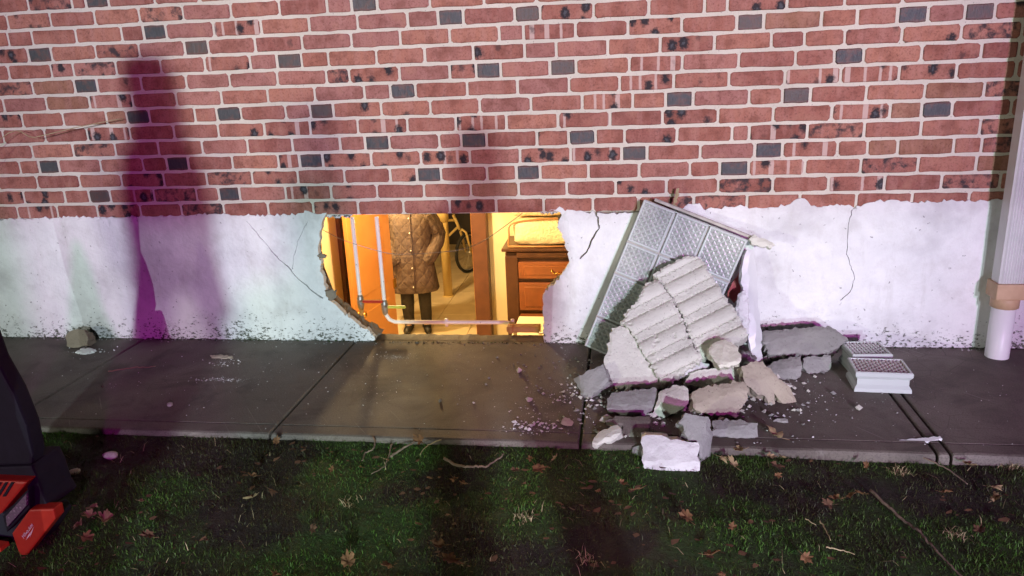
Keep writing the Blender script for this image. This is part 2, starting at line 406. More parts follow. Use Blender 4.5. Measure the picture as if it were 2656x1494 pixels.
def refine(poly, step, jit, rnd):
    out = []; n = len(poly)
    for i in range(n):
        ax, ay = poly[i]; bx, by = poly[(i+1) % n]; L = math.hypot(bx-ax, by-ay); k = max(1, int(L/step))
        nx, ny = (by-ay)/max(L, 1e-9), -(bx-ax)/max(L, 1e-9)
        for j in range(k):
            t = j/k; o = rnd.gauss(0, jit) if j else rnd.gauss(0, jit*.4)
            out.append((ax+(bx-ax)*t+nx*o, ay+(by-ay)*t+ny*o))
    return out
def cdt(polys, pts):
    V = []; E = []
    for pl in polys:
        b = len(V); V += [Vector(p) for p in pl]; E += [(b+i, b+(i+1) % len(pl)) for i in range(len(pl))]
    V += [Vector(p) for p in pts]
    r = delaunay_2d_cdt(V, E, [], 0, 1e-6)
    return [(v.x, v.y) for v in r[0]], [tuple(f) for f in r[2]]
def plate(outer, holes, pts, front, depth, back_jit=0.0, mids=0, rnd=random):
    """solid plate from a 2D outline with holes; front(x,y) gives the height of its face, depth(x,y) the thickness. Local x, y, h."""
    v2, tri = cdt([outer]+holes, pts)
    keep = []
    for f in tri:
        cx = sum(v2[i][0] for i in f)/3; cy = sum(v2[i][1] for i in f)/3
        if inside(outer, cx, cy) and not any(inside(h, cx, cy) for h in holes): keep.append(f)
    used = sorted({i for f in keep for i in f}); ix = {k: n for n, k in enumerate(used)}
    V = [(v2[k][0], v2[k][1], front(*v2[k])) for k in used]; F = [tuple(ix[i] for i in f) for f in keep]
    ec = {}
    for f in F:
        for a_, b_ in ((f[0], f[1]), (f[1], f[2]), (f[2], f[0])): ec[(a_, b_)] = 1
    bd = [(a_, b_) for a_, b_ in ec if (b_, a_) not in ec]
    levels = mids+1; rows = [{}]
    bv = sorted({i for e in bd for i in e})
    prevmap = {i: i for i in bv}
    for L in range(1, levels+1):
        mp = {}
        for i in bv:
            x, y, h = V[i]; d = depth(x, y)*L/levels; j = back_jit if L < levels or True else 0
            V.append((x+rnd.gauss(0, j), y+rnd.gauss(0, j), h-d+(rnd.gauss(0, j*.5) if L < levels else 0))); mp[i] = len(V)-1
        for a_, b_ in bd: F.append((prevmap[a_], mp[a_], mp[b_], prevmap[b_]))
        prevmap = mp
    # back: the front triangulation again, pushed in
    bk = {}
    nfront = len(used)
    for i in range(nfront):
        if i in prevmap: bk[i] = prevmap[i]
        else:
            x, y, h = V[i]; V.append((x, y, h-depth(x, y))); bk[i] = len(V)-1
    F += [tuple(bk[i] for i in reversed(f)) for f in F[:len(keep)]]
    return V, F

# ------------------------------------------------------------------ ground, sidewalk
xs = np.concatenate([np.linspace(-60, -3.2, 10)[:-1], np.linspace(-3.2, 2.4, 90), np.linspace(2.4, 60, 10)[1:]])
ys = np.concatenate([np.linspace(-60, -3.2, 8)[:-1], np.linspace(-3.2, -.86, 44)])
def ground_h(x, y):
    if not (-3.3 < x < 2.5 and -3.3 < y): return -.05
    e = min(1, max(0, (-.93-y)/.12)); rt_ = min(1, max(0, (x-.2)/.5))
    return -.020 - .014*rt_*(1-.4*e) - .012*e + e*.022*noise.fractal(Vector((x*2.3, y*2.3, .3)), 1, 2, 4) + .006*noise.noise(Vector((x*11, y*11, 2)))
V = [(x, y, ground_h(x, y)) for y in ys for x in xs]; nx_ = len(xs)
F = [(j*nx_+i, j*nx_+i+1, (j+1)*nx_+i+1, (j+1)*nx_+i) for j in range(len(ys)-1) for i in range(nx_-1)]
tag(link('ground', mesh('ground', V, F, True), 'soil'), kind='structure')

walk = tag(empty('sidewalk', (0, 0, 0)), kind='structure')
prof = [(-.004, -.12), (-.004, 0.0), (-.825, 0.0), (-.829, -.004), (-.833, 0.0), (-.888, 0.0), (-.896, -.003), (-.900, -.012), (-.900, -.12)]
edges_x = [-7.4, -6.36, -5.3, -4.27, -3.24, -2.205, -1.185, -.135, .933, .972, 2.02, 3.06, 4.1, 5.15]
for i in range(len(edges_x)-1):
    x0, x1 = edges_x[i], edges_x[i+1]; g = .0045
    n = max(1, int((x1-x0)/.06)); V = []; F = []; k = len(prof)
    stations = [(x0+g, -.004), (x0+g+.004, 0)] + [(x0+g+.004+(x1-x0-2*g-.008)*t/n, 0) for t in range(1, n)] + [(x1-g-.004, 0), (x1-g, -.004)]
    ins = lambda z, dz: z+dz if z > -.05 else z
    for x, dz in stations:
        for (y, z) in prof:
            wob = .004*noise.noise(Vector((x*9, y*3, 5))) if y <= -.888 else 0
            chip = .012*max(0, noise.noise(Vector((x*17, 1, 9)))-.25) if y <= -.888 else 0
            V.append((x, y+wob+chip, ins(z, dz)))
    for s in range(len(stations)-1):
        for q in range(k-1): F.append((s*k+q, s*k+q+1, (s+1)*k+q+1, (s+1)*k+q))
    F.append(tuple(range(k))); F.append(tuple(range((len(stations)-1)*k, len(stations)*k))[::-1])
    me = mesh('slab', V, [f[::-1] for f in F]); link('slab', me, 'walk', walk)
link('joint_filler', mesh('joint_filler', [(-7.4, -.89, -.014), (5.1, -.89, -.014), (5.1, -.006, -.014), (-7.4, -.006, -.014)], [(0, 1, 2, 3)]), 'soil', walk)

# ------------------------------------------------------------------ the house wall: bricks, mortar, white parging with the hole
wall = empty('house_wall', (0, 0, 0), 0, 'red brick house wall over a white painted foundation with a ragged hole', 'wall')
BED0, CRS = .566, .0677
def brick_mesh(L, H, seed):
    rd = random.Random(seed); pts = []
    cx, cz = L/2, H/2; cr = rd.uniform(.003, .008)
    nxs = 5 if L > .12 else 3
    for s in range(nxs+1): pts.append((-cx+cr+(L-2*cr)*s/nxs, -cz+rd.gauss(0, .0012)))
    pts.append((cx+rd.gauss(0, .001), -cz+cr)); pts.append((cx+rd.gauss(0, .001), cz-cr))
    for s in range(nxs+1): pts.append((cx-cr-(L-2*cr)*s/nxs, cz+rd.gauss(0, .0012)))
    pts.append((-cx+rd.gauss(0, .001), cz-cr)); pts.append((-cx+rd.gauss(0, .001), -cz+cr))
    n = len(pts); V = []
    for (x, z) in pts: V.append((x*(1-.006/L), rd.gauss(0, .0004), z*(1-.006/H)))
    for (x, z) in pts: V.append((x, .003, z))
    for (x, z) in pts: V.append((x, .03, z))
    F = [tuple(range(n))]
    for i in range(n):
        j = (i+1) % n; F.append((i, n+i, n+j, j)); F.append((n+i, 2*n+i, 2*n+j, n+j))
    me = mesh('brick', V, F); return me
STRETCH = {t: [brick_mesh(.193, .0548, 100+i) for i in range(5)] for t in 'rkbspm'}
HEAD = {t: [brick_mesh(.094, .0548, 200+i) for i in range(3)] for t in 'rkbspmd'}
for t in STRETCH:
    for me in STRETCH[t]: me.materials.append(M[t])
for t in HEAD:
    for me in HEAD[t]: me.materials.append(M[t])
# head joints read off the photograph, row by row from the bottom course up: 'column type-of-brick-to-its-right ...' in three strips
ROWS = {
 1: ("r 115 p 382 r 650 s 940 r 1215 m 1500 r 1797 r 2100 s", "125 r 430 r 740 s 1052 r 1372 r 1702 r 2010 m", "112 m 470 r 825 r 1205 r 1578 r 1960 r"),
 2: ("s 157 s 430 r 595 d 737 p 1032 m 1317 r 1465 d 1607 r 1915 p 2220 s", "252 r 567 r 882 b 1203 r 1527 r 1855 s 2195 r", "277 m 642 r 1017 p 1395 r 1778 m 2172 r"),
 3: ("r 247 r 530 r 812 s 1097 r 1385 m 1690 s 1997 r 2310 r", "340 s 520 d 682 r 990 r 1188 d 1348 r 1672 r 2012 r", "87 r 287 d 482 p 860 r 1235 m 1620 r 2012 b"),
 4: ("r 130 r 257 d 392 r 672 r 957 r 1115 d 1262 r 1557 r 1865 p 2007 d 2165 s", "212 s 545 p 875 r 1212 s 1552 p 1895 d 2067 r", "157 k 522 d 710 p 1080 r 1280 b 1483 b 1860 r 2047 d"),
 5: ("r 212 r 487 m 770 r 1060 r 1355 r 1660 r 1960 k 2280 r", "172 d 335 k 670 r 817 d 987 r 1325 s 1540 d 1720 r 1915 s 2268 r", "370 r 485 p 875 m 1258 r 1640 r 2037 m"),
 6: ("r 18 r 297 r 582 p 870 r 1165 r 1462 s 1770 p 2080 s", "122 p 455 r 780 p 1120 r 1467 p 1817 r 2170 s", "275 r 647 r 1040 p 1430 b 1645 d 1848 r 2245 r"),
 7: ("s 145 r 420 r 710 b 847 d 1000 r 1305 r 1452 d 1615 r 1915 k 2080 d 2235 s", "280 s 610 r 942 k 1285 r 1630 p 1970 r 2190 d", "110 k 485 r 707 d 897 r 1272 r 1665 b 2065 m"),
 8: ("r 20 k 307 b 595 p 887 r 1180 r 1482 r 1795 r 2110 k", "165 k 342 d 510 s 857 r 1195 k 1542 r 1882 p 2245 s", "350 r 725 p 1100 p 1492 s 1880 r 2280 r"),
 9: ("m 215 b 497 d 648 s 945 r 1245 k 1538 k 1860 r 2188 m", "65 s 402 k 740 s 917 d 1082 r 1412 d 1590 r 1947 p 2302 r", "415 r 797 r 1057 d 1255 r 1645 s 2045 r 2300 r"),
 10: ("r 55 r 340 s 488 m 775 r 1075 r 1372 p 1675 k 1857 d 2022 r 2202 r", "247 r 572 r 897 s 1243 k 1455 r 1802 r 2155 s", "252 r 635 r 857 r 1127 s 1513 s 1912 m 2320 r"),
 11: ("s 185 d 340 r 638 m 930 k 1236 d 1395 r 1710 s 2025 k", "78 k 407 r 740 r 1072 k 1235 p 1585 r 1937 s 2300 r", "400 d 585 b 970 r 1212 r 1483 d 1690 k 1935 d 2138 s"),
 12: ("r 52 r 212 r 505 r 812 r 958 d 1112 k 1432 p 1750 r 2072 k", "120 k 455 k 662 d 830 r 1175 d 1347 s 1707 r 2078 r", "185 r 340 s 740 r 1130 r 1520 r"),
 13: ("r 48 s 335 r 630 r 930 m 1225 k 1545 r 1872 r 2192 k", "78 d 252 k 605 r 970 r 1320 r", ""),
 14: ("r 183 m 476 r 568 d 722 r 1030 r 1330 r", "", ""),
}
n_brick = 0; ends = {}
def put_brick(x0, x1, z, t, rd):
    L = x1-x0-.0112
    if L < .02: return
    if t == 'd' and L > .15: t = 'm'
    me = rd.choice((STRETCH if L > .135 and t != 'd' else HEAD)[t]); base = .193 if L > .135 and t != 'd' else .094
    o = link('brick', me, None, wall, ((x0+x1)/2, rd.gauss(0, .0008)+(.0010 if t == 'd' else 0), z))
    flip = rd.random() < .5
    o.scale = (L/base, 1, rd.uniform(.975, 1.02)); o.rotation_euler = (0, R(rd.gauss(0, .25))+(math.pi if flip else 0), 0)
rd = random.Random(3)
for row, segs in ROWS.items():
    z = BED0+CRS*(row-.5); js = []; first = None
    for si, s in enumerate(segs):
        tk = s.split()
        if not tk: continue
        if tk[0].isalpha(): first = tk.pop(0)
        off = (0, 880, 1756)[si]
        for i in range(0, len(tk), 2):
            u = off+float(tk[i])/2.588; x = x_on_row(u, z)
            if js and x-js[-1][0] < .045: continue
            js.append((x, tk[i+1]))
    put_brick(js[0][0]-.2, js[0][0], z, first, rd)
    for (xa, ta), (xb, tb) in zip(js, js[1:]): put_brick(xa, xb, z, ta, rd)
    put_brick(js[-1][0], js[-1][0]+.2, z, js[-1][1], rd)
    ends[row] = (js[0][0]-.2, js[-1][0]+.2)
# the wall beyond the picture's edges: plain running bond, one mesh
XL, XR, ZT = -7.4, 5.2, 3.35
bm = bmesh.new(); V = []; F = []
def far_brick(x0, x1, z):
    b = len(V); L0, L1 = x0+.007, x1-.007
    for y, i in ((0, .002), (.003, 0), (.03, 0)):
        V.extend([(L0+i, y, z-.0267+i), (L1-i, y, z-.0267+i), (L1-i, y, z+.0267-i), (L0+i, y, z+.0267-i)])
    F.append((b, b+1, b+2, b+3))
    for k in range(4):
        j = (k+1) % 4
        F.append((b+k, b+4+k, b+4+j, b+j)); F.append((b+4+k, b+8+k, b+8+j, b+4+j))
row = 1
while BED0+CRS*row < ZT:
    z = BED0+CRS*(row-.5); sh = .1 if row % 2 else 0
    if row in ends:
        x = ends[row][0]
        while x > XL: far_brick(x-.203, x, z); x -= .203
        x = ends[row][1]
    else: x = XL+sh
    while x < XR: far_brick(x, x+.203, z); x += .203
    row += 1
bm.free()
tag(link('brick', mesh('brick_field', V, F), 'all', wall), kind='stuff')
# mortar body behind the brick faces (with the space of the basement below it left open)
def solid(name, x0, x1, y0, y1, z0, z1, mat, parent):
    return box(name, ((x0+x1)/2, (y0+y1)/2, (z0+z1)/2), (x1-x0, y1-y0, z1-z0), mat, parent, 0)
bm = bmesh.new()
box_bm(bm, ((XL+XR)/2, .0675, (BED0+.004+ZT)/2), (XR-XL, .125, ZT-BED0-.004))
link('mortar', bm_mesh('mortar', bm), 'mortar', wall)
# smeared mortar: the bed and head joints stand a little proud in places
# --- parging
def WP(pl): return [(p.x, p.z) for p in (on_y(u, v, -.008) for u, v in pl)]
hole_l = [Z5(*q) for q in ((205, 176), (170, 230), (158, 300), (150, 400), (136, 440), (150, 520), (162, 560), (150, 600), (175, 680), (190, 760), (210, 850), (240, 885), (330, 965), (410, 1035), (480, 1090), (560, 1135), (602, 1180), (592, 1222))]
hole_r = [Z5(*q) for q in ((1990, 1222), (1985, 1150), (1978, 960), (1982, 820), (2010, 790), (2080, 738), (2130, 670), (2180, 600), (2195, 570), (2180, 470), (2150, 390), (2130, 330), (2098, 280), (2108, 230), (2140, 190), (2118, 160))]
top_l = [(820, 556), (800, 549), (770, 555), (700, 560), (560, 556), (420, 561), (300, 565), (180, 563), (60, 569), (0, 570)]
top_r = [(1425, 545), (1450, 537), (1475, 545), (1500, 550), (1545, 552), (1600, 556), (1660, 549), (1740, 545), (1765, 545), (1785, 529), (1812, 532), (1830, 545), (1880, 538), (1930, 534), (1990, 541), (2050, 530), (2072, 514), (2095, 519), (2105, 536), (2170, 531), (2225, 536), (2250, 524), (2320, 521), (2390, 525), (2470, 520), (2540, 522), (2600, 517), (2656, 520)]
zb = -.03
rd = random.Random(11)
L_ = WP(hole_l); R_ = WP(hole_r); TL_ = WP(top_l); TR_ = WP(top_r)
outer = [(XL, zb), (L_[-1][0], zb)] + L_[::-1] + TL_ + [(-3.6, .575), (-5, .57), (XL, .575)]
outer2 = [(R_[0][0], zb), (XR, zb), (XR, .59), (3, .585)] + TR_[::-1] + R_[::-1]
def crack(pts, w0, w1, conv):
    P = [(p.x, p.z) for p in (on_y(*conv(*q), -.008) for q in pts)]
    P = [(x+rd.gauss(0, .0015), z+rd.gauss(0, .0015)) for x, z in [(P[i][0]+(P[i+1][0]-P[i][0])*t/4, P[i][1]+(P[i+1][1]-P[i][1])*t/4) for i in range(len(P)-1) for t in range(4)]+[P[-1]]]
    n = len(P); A, B = [], []
    for i, (x, z) in enumerate(P):
        t = i/(n-1); ww = (w0+(w1-w0)*t)*(.7+.6*rd.random())*.5
        a_ = P[max(i-1, 0)]; b_ = P[min(i+1, n-1)]; dx, dz = b_[0]-a_[0], b_[1]-a_[1]; L = math.hypot(dx, dz)
        A.append((x-dz/L*ww, z+dx/L*ww)); B.append((x+dz/L*ww, z-dx/L*ww))
    return A+B[::-1]
cr_left = [crack([(1470, 165), (1550, 258), (1650, 380), (1720, 440), (1780, 510), (1870, 590), (1925, 628)], .002, .0075, Z4),
           crack([(1838, 170), (1790, 260), (1755, 380), (1748, 455)], .0012, .0022, Z4)]
cr_right = [crack([(266, 132), (280, 165), (285, 210), (250, 262), (235, 310), (190, 356)], .007, .0055, Z6),
            crack([(600, 108), (575, 120), (556, 200), (550, 330), (568, 395), (586, 430), (575, 500), (520, 556)], .0022, .0026, Z7)]
def parge_part(out, cracks, xa, xb, seed):
    r2 = random.Random(seed)
    o2 = []
    n = len(out)
    for i in range(n):
        (ax, az), (bx, bz) = out[i], out[(i+1) % n]; L = math.hypot(bx-ax, bz-az)
        k = 1 if (L > 1.0 or (az < -.02 and bz < -.02)) else max(1, int(L/.011))
        for j in range(k):
            t = j/k; s = 0 if k == 1 else .0035
            o2.append((ax+(bx-ax)*t+r2.gauss(0, s*.7), az+(bz-az)*t+r2.gauss(0, s)))
    pts = []
    for i in range(int((xb-xa)/.035)):
        for j in range(17):
            x = xa+i*.035+r2.uniform(-.008, .008); z = .0+j*.035+r2.uniform(-.008, .008)
            if inside(o2, x, z) and seg_dist(o2, x, z) > .008 and not any(inside(c, x, z) for c in cracks): pts.append((x, z))
    def fr(x, z):
        d = seg_dist(o2, x, z) if -3 < x < 1.8 else .1
        return .011 + .0045*noise.fractal(Vector((x*5, z*5, seed)), 1, 2, 4) - (.006*(1-min(1, d/.012)))
    V, F = plate(o2, cracks, pts, fr, lambda x, z: .030, .0008, 0, r2)
    return mesh('parging', [(x, -h, z) for x, z, h in V], F, False)
pl = link('parging', parge_part(outer, cr_left, -2.9, -1.0, 5), 'parge', wall)
pr = link('parging', parge_part(outer2, cr_right, -.4, 1.75, 8), 'parge', wall)
# block core behind the parging, broken back further than the skin in places
def grow(pl, g): return [(x+dx, z+dz) for (x, z), (dx, dz) in zip(pl, g)]
Lc = []
for i, (x, z) in enumerate(L_):
    t = i/(len(L_)-1); off = -.032 if t < .55 else (-.012+.004*math.sin(i*2.1) if t < .9 else 0)
    Lc.append((x+off+rd.gauss(0, .004), z+(.0 if t < .9 else 0)))
Rc = [(x+(.012 if i < 4 else -.004 if i > 12 else .01)+rd.gauss(0, .003), z) for i, (x, z) in enumerate(R_)]
# pieces of block that still cling to the edge
for (u, v, k) in (Z5(212, 520)+(5,), Z5(285, 800)+(10,)): pass
oc = [(XL, -.3), (Lc[-1][0], -.3)] + Lc[::-1] + [(Lc[0][0], BED0), (XL, BED0)]
oc2 = [(Rc[0][0], -.3), (XR, -.3), (XR, BED0), (Rc[-1][0], BED0)] + Rc[::-1]
for o_, sd in ((oc, 21), (oc2, 22)):
    r2 = random.Random(sd); q = []
    for i in range(len(o_)):
        (ax, az), (bx, bz) = o_[i], o_[(i+1) % len(o_)]; L = math.hypot(bx-ax, bz-az); k = 1 if L > .3 else max(1, int(L/.012))
        for j in range(k): q.append((ax+(bx-ax)*j/k+(r2.gauss(0, .003) if k > 1 else 0), az+(bz-az)*j/k+(r2.gauss(0, .003) if k > 1 else 0)))
    V, F = plate(q, [], [], lambda x, z: -.0195, lambda x, z: .085, .003, 3, r2)
    link('block_core', mesh('block_core', [(x, -h, z) for x, z, h in V], F), 'rubble_core', wall)
# broken sill at walk level
V2 = [(L_[-1][0]+.004, -.002)] ; r2 = random.Random(4)
sx0, sx1 = L_[-1][0]-.03, R_[0][0]+.03; nn = 70
V = []; F = []
for i in range(nn+1):
    x = sx0+(sx1-sx0)*i/nn
    yb = .108+.008*noise.noise(Vector((x*14, 0, 3)))+.003*r2.gauss(0, 1)
    zf = -.006+.003*noise.noise(Vector((x*20, 3, 1)))
    for y, z in ((-.0035, -.14), (-.0035, zf-.003), (.03, zf), (.07, zf+.004*noise.noise(Vector((x*25, 9, 1)))), (yb-.006, zf-.001), (yb, zf-.01), (yb+.002*r2.gauss(0, 1), -.05), (yb, -.3)): V.append((x, y, z))
for i in range(nn):
    for j in range(7): F.append((i*8+j, i*8+j+1, (i+1)*8+j+1, (i+1)*8+j))
link('sill', mesh('sill', V, [f[::-1] for f in F]), 'walk', wall)
# slivers of white paint and two clinging pieces of block at the edge of the hole
def slab(name, px, p, n, thick, mat, parent=None, hfn=None, grid=.02, rough=.004, rnd_=.010, seed=0, jit=.003, mids=2, ptsfn=None):
    """broken slab: outline read in the photograph, laid in the plane (p, n), given thickness, chipped edges and a rough face"""
    r2 = random.Random(seed+50); n = Vector(n).normalized(); p = Vector(p)
    ex = Vector((1, 0, 0)); ex = (ex - n*ex.dot(n)).normalized(); ey = n.cross(ex)
    P3 = [on_plane(u, v, p, n) for u, v in px]; c = sum(P3, Vector())/len(P3)
    poly = [((q-c).dot(ex), (q-c).dot(ey)) for q in P3]
    if sum(poly[i][0]*poly[(i+1) % len(poly)][1]-poly[(i+1) % len(poly)][0]*poly[i][1] for i in range(len(poly))) < 0: poly = poly[::-1]
    poly = refine(poly, grid*.7, jit, r2)
    x0, x1 = min(q[0] for q in poly), max(q[0] for q in poly); y0, y1 = min(q[1] for q in poly), max(q[1] for q in poly)
    pts = []; y = y0
    while y < y1:
        x = x0
        while x < x1:
            a_, b_ = x+r2.uniform(-.25, .25)*grid, y+r2.uniform(-.25, .25)*grid
            if inside(poly, a_, b_) and seg_dist(poly, a_, b_) > grid*.45: pts.append((a_, b_))
            x += grid
        y += grid
    def fr(x, y):
        d = seg_dist(poly, x, y)
        h = rough*noise.fractal(Vector((x*14+seed, y*14, seed*3.1)), 1, 2, 5)+rough*.5*noise.noise(Vector((x*60, y*60, seed)))
        if hfn: h += hfn(x, y, c, ex, ey)
        if d < rnd_: h -= rnd_*.8*(1-math.sqrt(max(0, 1-(1-d/rnd_)**2)))
        return h
    if ptsfn: pts = ptsfn(poly, c, ex, ey, grid)
    V, F = plate(poly, [], pts, fr, lambda x, y: thick, rough*.8, mids, r2)
    W_ = []
    for x, y, h in V:
        hf = fr(x, y); P0 = c+ex*x+ey*y; d = P0-CAM_POS
        if hf > .03: hf = .03
        q = P0+d*(hf/d.dot(n))-n*(hf-h)-c
        W_.append((q.dot(ex), q.dot(ey), q.dot(n)))
    V = W_
    mw = Matrix((ex, ey, n)).transposed().to_4x4(); mw.translation = c
    o = link(name, mesh(name, V, F), mat, parent); o.matrix_world = mw
    return o
S5 = lambda *q: [Z5(*a_) for a_ in q]
slab('edge_piece', S5((150, 505), (170, 485), (210, 520), (185, 540), (150, 540)), (0, .012, 0), (.3, -1, .2), .03, 'rubble_core', wall, grid=.008, rough=.002, rnd_=.004, seed=3)
slab('edge_piece', S5((205, 835), (232, 798), (296, 800), (292, 840), (268, 880), (230, 880)), (0, .03, 0), (.5, -1, .2), .03, 'rubble_core', wall, grid=.01, rough=.002, rnd_=.004, seed=4)
slab('edge_piece', S5((2100, 285), (2102, 215), (2125, 165), (2205, 160), (2190, 200), (2150, 230), (2125, 290)), (0, -.012, 0), (-.35, -1, .1), .012, 'rubble_core', wall, grid=.01, rough=.003, rnd_=.004, seed=5)
slab('paint_flake', S5((95, 180), (190, 178), (240, 150), (300, 158), (345, 170), (400, 165), (420, 190), (300, 205), (190, 200)), (0, -.012, 0), (0, -1, .1), .006, 'parge', wall, grid=.01, rough=.002, rnd_=.003, seed=6)
slab('paint_flake', S5((1960, 172), (1975, 120), (2010, 95), (2080, 108), (2200, 130), (2240, 140), (2120, 150), (2060, 170)), (0, -.013, 0), (0, -1, .1), .006, 'parge', wall, grid=.01, rough=.002, rnd_=.003, seed=7)

# ------------------------------------------------------------------ basement seen through the hole
FZ = -1.8
bfl = tag(empty('basement_floor', (0, 0, FZ)), kind='structure')
link('screed', mesh('screed', [(-5, .1, FZ-.01), (1.6, .1, FZ-.01), (1.6, 9.4, FZ-.01), (-5, 9.4, FZ-.01)], [(0, 1, 2, 3)]), 'trim_brown', bfl)
bm = bmesh.new(); box_bm(bm, (0, 0, 0), (.452, .452, .02), .003); tile_me = bm_mesh('tile', bm); tile_me.materials.append(M['tile'])
for i in range(14):
    for j in range(20):
        x, y = -4.72+i*.4575, .35+j*.4575
        if x < 1.5: link('tile', tile_me, None, bfl, (x, y, -.01))
def panel_wall(name, x0, x1, y0, y1, z0, z1, mat):
    o = box(name, ((x0+x1)/2, (y0+y1)/2, (z0+z1)/2), (x1-x0, y1-y0, z1-z0), mat, None, 0); return tag(o, kind='structure')
CZ = .60
panel_wall('basement_ceiling', -5, 1.6, .14, 9.4, CZ, CZ+.06, 'cream_wall')
panel_wall('basement_wall_left', -2.62, -2.475, .14, 3.2, FZ, CZ, 'cream_wall')
panel_wall('basement_wall_right', 1.5, 1.6, .14, 9.4, FZ, CZ, 'cream_wall')
panel_wall('basement_wall_front', -5, 1.6, .125, .138, FZ, -.10, 'cream_wall')
panel_wall('partition_wall', -1.24, 1.5, 3.62, 3.74, FZ, CZ, 'cream_wall')
panel_wall('partition_wall_left', -3.6, -2.22, 3.62, 3.74, FZ, CZ, 'cream_wall')
panel_wall('partition_head', -2.22, -1.24, 3.62, 3.74, .28, CZ, 'cream_wall')
panel_wall('back_room_wall', -5, 1.6, 9.3, 9.4, FZ, CZ, 'dark_room')
panel_wall('back_room_wall_left', -5.0, -4.9, .14, 9.3, FZ, CZ, 'dark_room')
panel_wall('closet_wall', -1.16, -1.06, 6.9, 9.3, FZ, CZ, 'dark_room')
# door frame: dark jamb on the right, jamb at the hinge, wall end trim on the left
df = empty('door_frame', (-1.7, 3.62, FZ), 0, 'dark brown wooden door frame between the cream walls', 'door frame')
def child_box(name, c, s, mat, par, bev=.003, rot=None):
    return box(name, Vector(c)-par.location, s, mat, par, bev, rot)
child_box('jamb', (-1.272, 3.60, FZ+1.04), (.135, .20, 2.08), 'trim_brown', df)
child_box('stop', (-1.353, 3.66, FZ+1.04), (.03, .06, 2.08), 'wood_door', df)
child_box('jamb', (-2.20, 3.66, FZ+1.04), (.05, .16, 2.08), 'trim_brown', df)
child_box('head', (-1.74, 3.64, FZ+2.11), (1.06, .16, .06), 'trim_brown', df)
wt = empty('corner_trim', (-2.45, 3.26, FZ), 0, 'brown upright corner board at the end of the cream wall', 'trim')
child_box('board', (-2.475, 3.265, FZ+1.1), (.07, .12, 2.2), 'trim_brown', wt)
child_box('edge_strip', (-2.412, 3.30, FZ+1.1), (.052, .05, 2.2), 'steel', wt)  # grey strip standing in for the dim gap between wall and door
# open door, hinged at the partition and swung towards us
hinge = Vector((-2.14, 3.60, FZ)); free = Vector((-2.268, 2.86, FZ)); dd = (free-hinge); ang = math.atan2(dd.y, dd.x)
door = empty('door', hinge, ang, 'open varnished orange wooden door with brass knob', 'door')
L = dd.length
box('leaf', (L/2, 0, 1.0), (L, .04, 1.98), 'wood_door', door, .004)
for zc, hh in ((.55, .7), (1.45, .8)):
    for sd in (-1, 1): box('panel', (L/2, sd*.021, zc), (L-.26, .008, hh), 'wood_door', door, .004)
for sd in (-1, 1):
    V, F = tube_geo([(L-.06, 0, .92), (L-.06, sd*.024, .92), (L-.06, sd*.026, .92), (L-.06, sd*.05, .92), (L-.06, sd*.058, .92), (L-.06, sd*.075, .92), (L-.06, sd*.086, .92)], [.03, .03, .011, .011, .026, .03, .012], 14)
    link('knob', mesh('knob', V, F, True), 'brass', door)
for zc in (.25, 1.0, 1.75): box('hinge', (.0, .024, zc), (.06, .006, .09), 'brass', door, .001)
# steel post
pb = on_z(1163, 768, FZ)
pc = empty('support_post', pb, 0, 'round yellow painted steel post standing on the basement floor', 'post')
tube('shaft', [(0, 0, 0), (0, 0, 2.28)], .058, 'post', pc, 20)
tube('collar', [(-.0, 0, 1.0), (-.01, 0, 1.14), (-.03, 0, 1.3), (-.05, 0, 1.5)], [.066, .085, .11, .12], 'post', pc, 16)
tube('base_plate', [(0, 0, 0.001), (0, 0, .012)], .075, 'post', pc, 20)
# bicycle behind the post
bwp = on_z(1219, 706, FZ)
bike = empty('bicycle', bwp, R(12), 'pale framed bicycle parked in the dark room behind the yellow post', 'bicycle')
def wheel(par, x, r=.30):
    h = empty('wheel', (x, 0, r)); h.parent = par
    def ring(name, rr, rad, mat, seg=8): return tube(name, [(rr*math.cos(t*math.tau/40), 0, rr*math.sin(t*math.tau/40)) for t in range(40)], rad, mat, h, seg, True)
    ring('tyre', r-.02, .022, 'rubber'); ring('rim', r-.047, .010, 'alu', 6)
    tube('hub', [(0, -.04, 0), (0, .04, 0)], .018, 'alu', h)
    for k in range(16):
        an = k*math.tau/16; tube('spoke', [(0, .02*(-1)**k, 0), ((r-.05)*math.cos(an), 0, (r-.05)*math.sin(an))], .0022, 'alu', h, 4)
    return h
steer = empty('front_fork', (0, 0, 0), R(50)); steer.parent = bike
wheel(steer, 0); wheel(bike, -1.0)
tube('fork', [(0, .05, .30), (-.10, .05, .62), (-.12, 0, .66), (-.10, -.05, .62), (0, -.05, .30)], .017, 'post', steer)
tube('head_tube', [(-.11, 0, .64), (-.19, 0, .86)], .022, 'post', bike)
tube('frame', [(-.125, 0, .69), (-.55, 0, .32), (-.68, 0, .80), (-.16, 0, .78)], .02, 'post', bike)
tube('chain_stay', [(-.55, 0, .32), (-1.0, .03, .30), (-.67, 0, .76)], .012, 'post', bike)
tube('handlebar', smooth_path([(-.25, -.26, .95), (-.19, -.12, .93), (-.19, 0, .88), (-.19, .12, .93), (-.25, .26, .95)]), .014, 'alu', bike)
tube('brake_cable', smooth_path([(-.19, .05, .93), (-.05, .03, .99), (-.04, .02, .85), (-.11, 0, .66)]), .005, 'rubber', bike, 6)
tube('saddle', [(-.60, 0, .90), (-.66, 0, .915), (-.78, 0, .92), (-.84, 0, .915)], [.02, .035, .065, .05], 'rubber', bike)
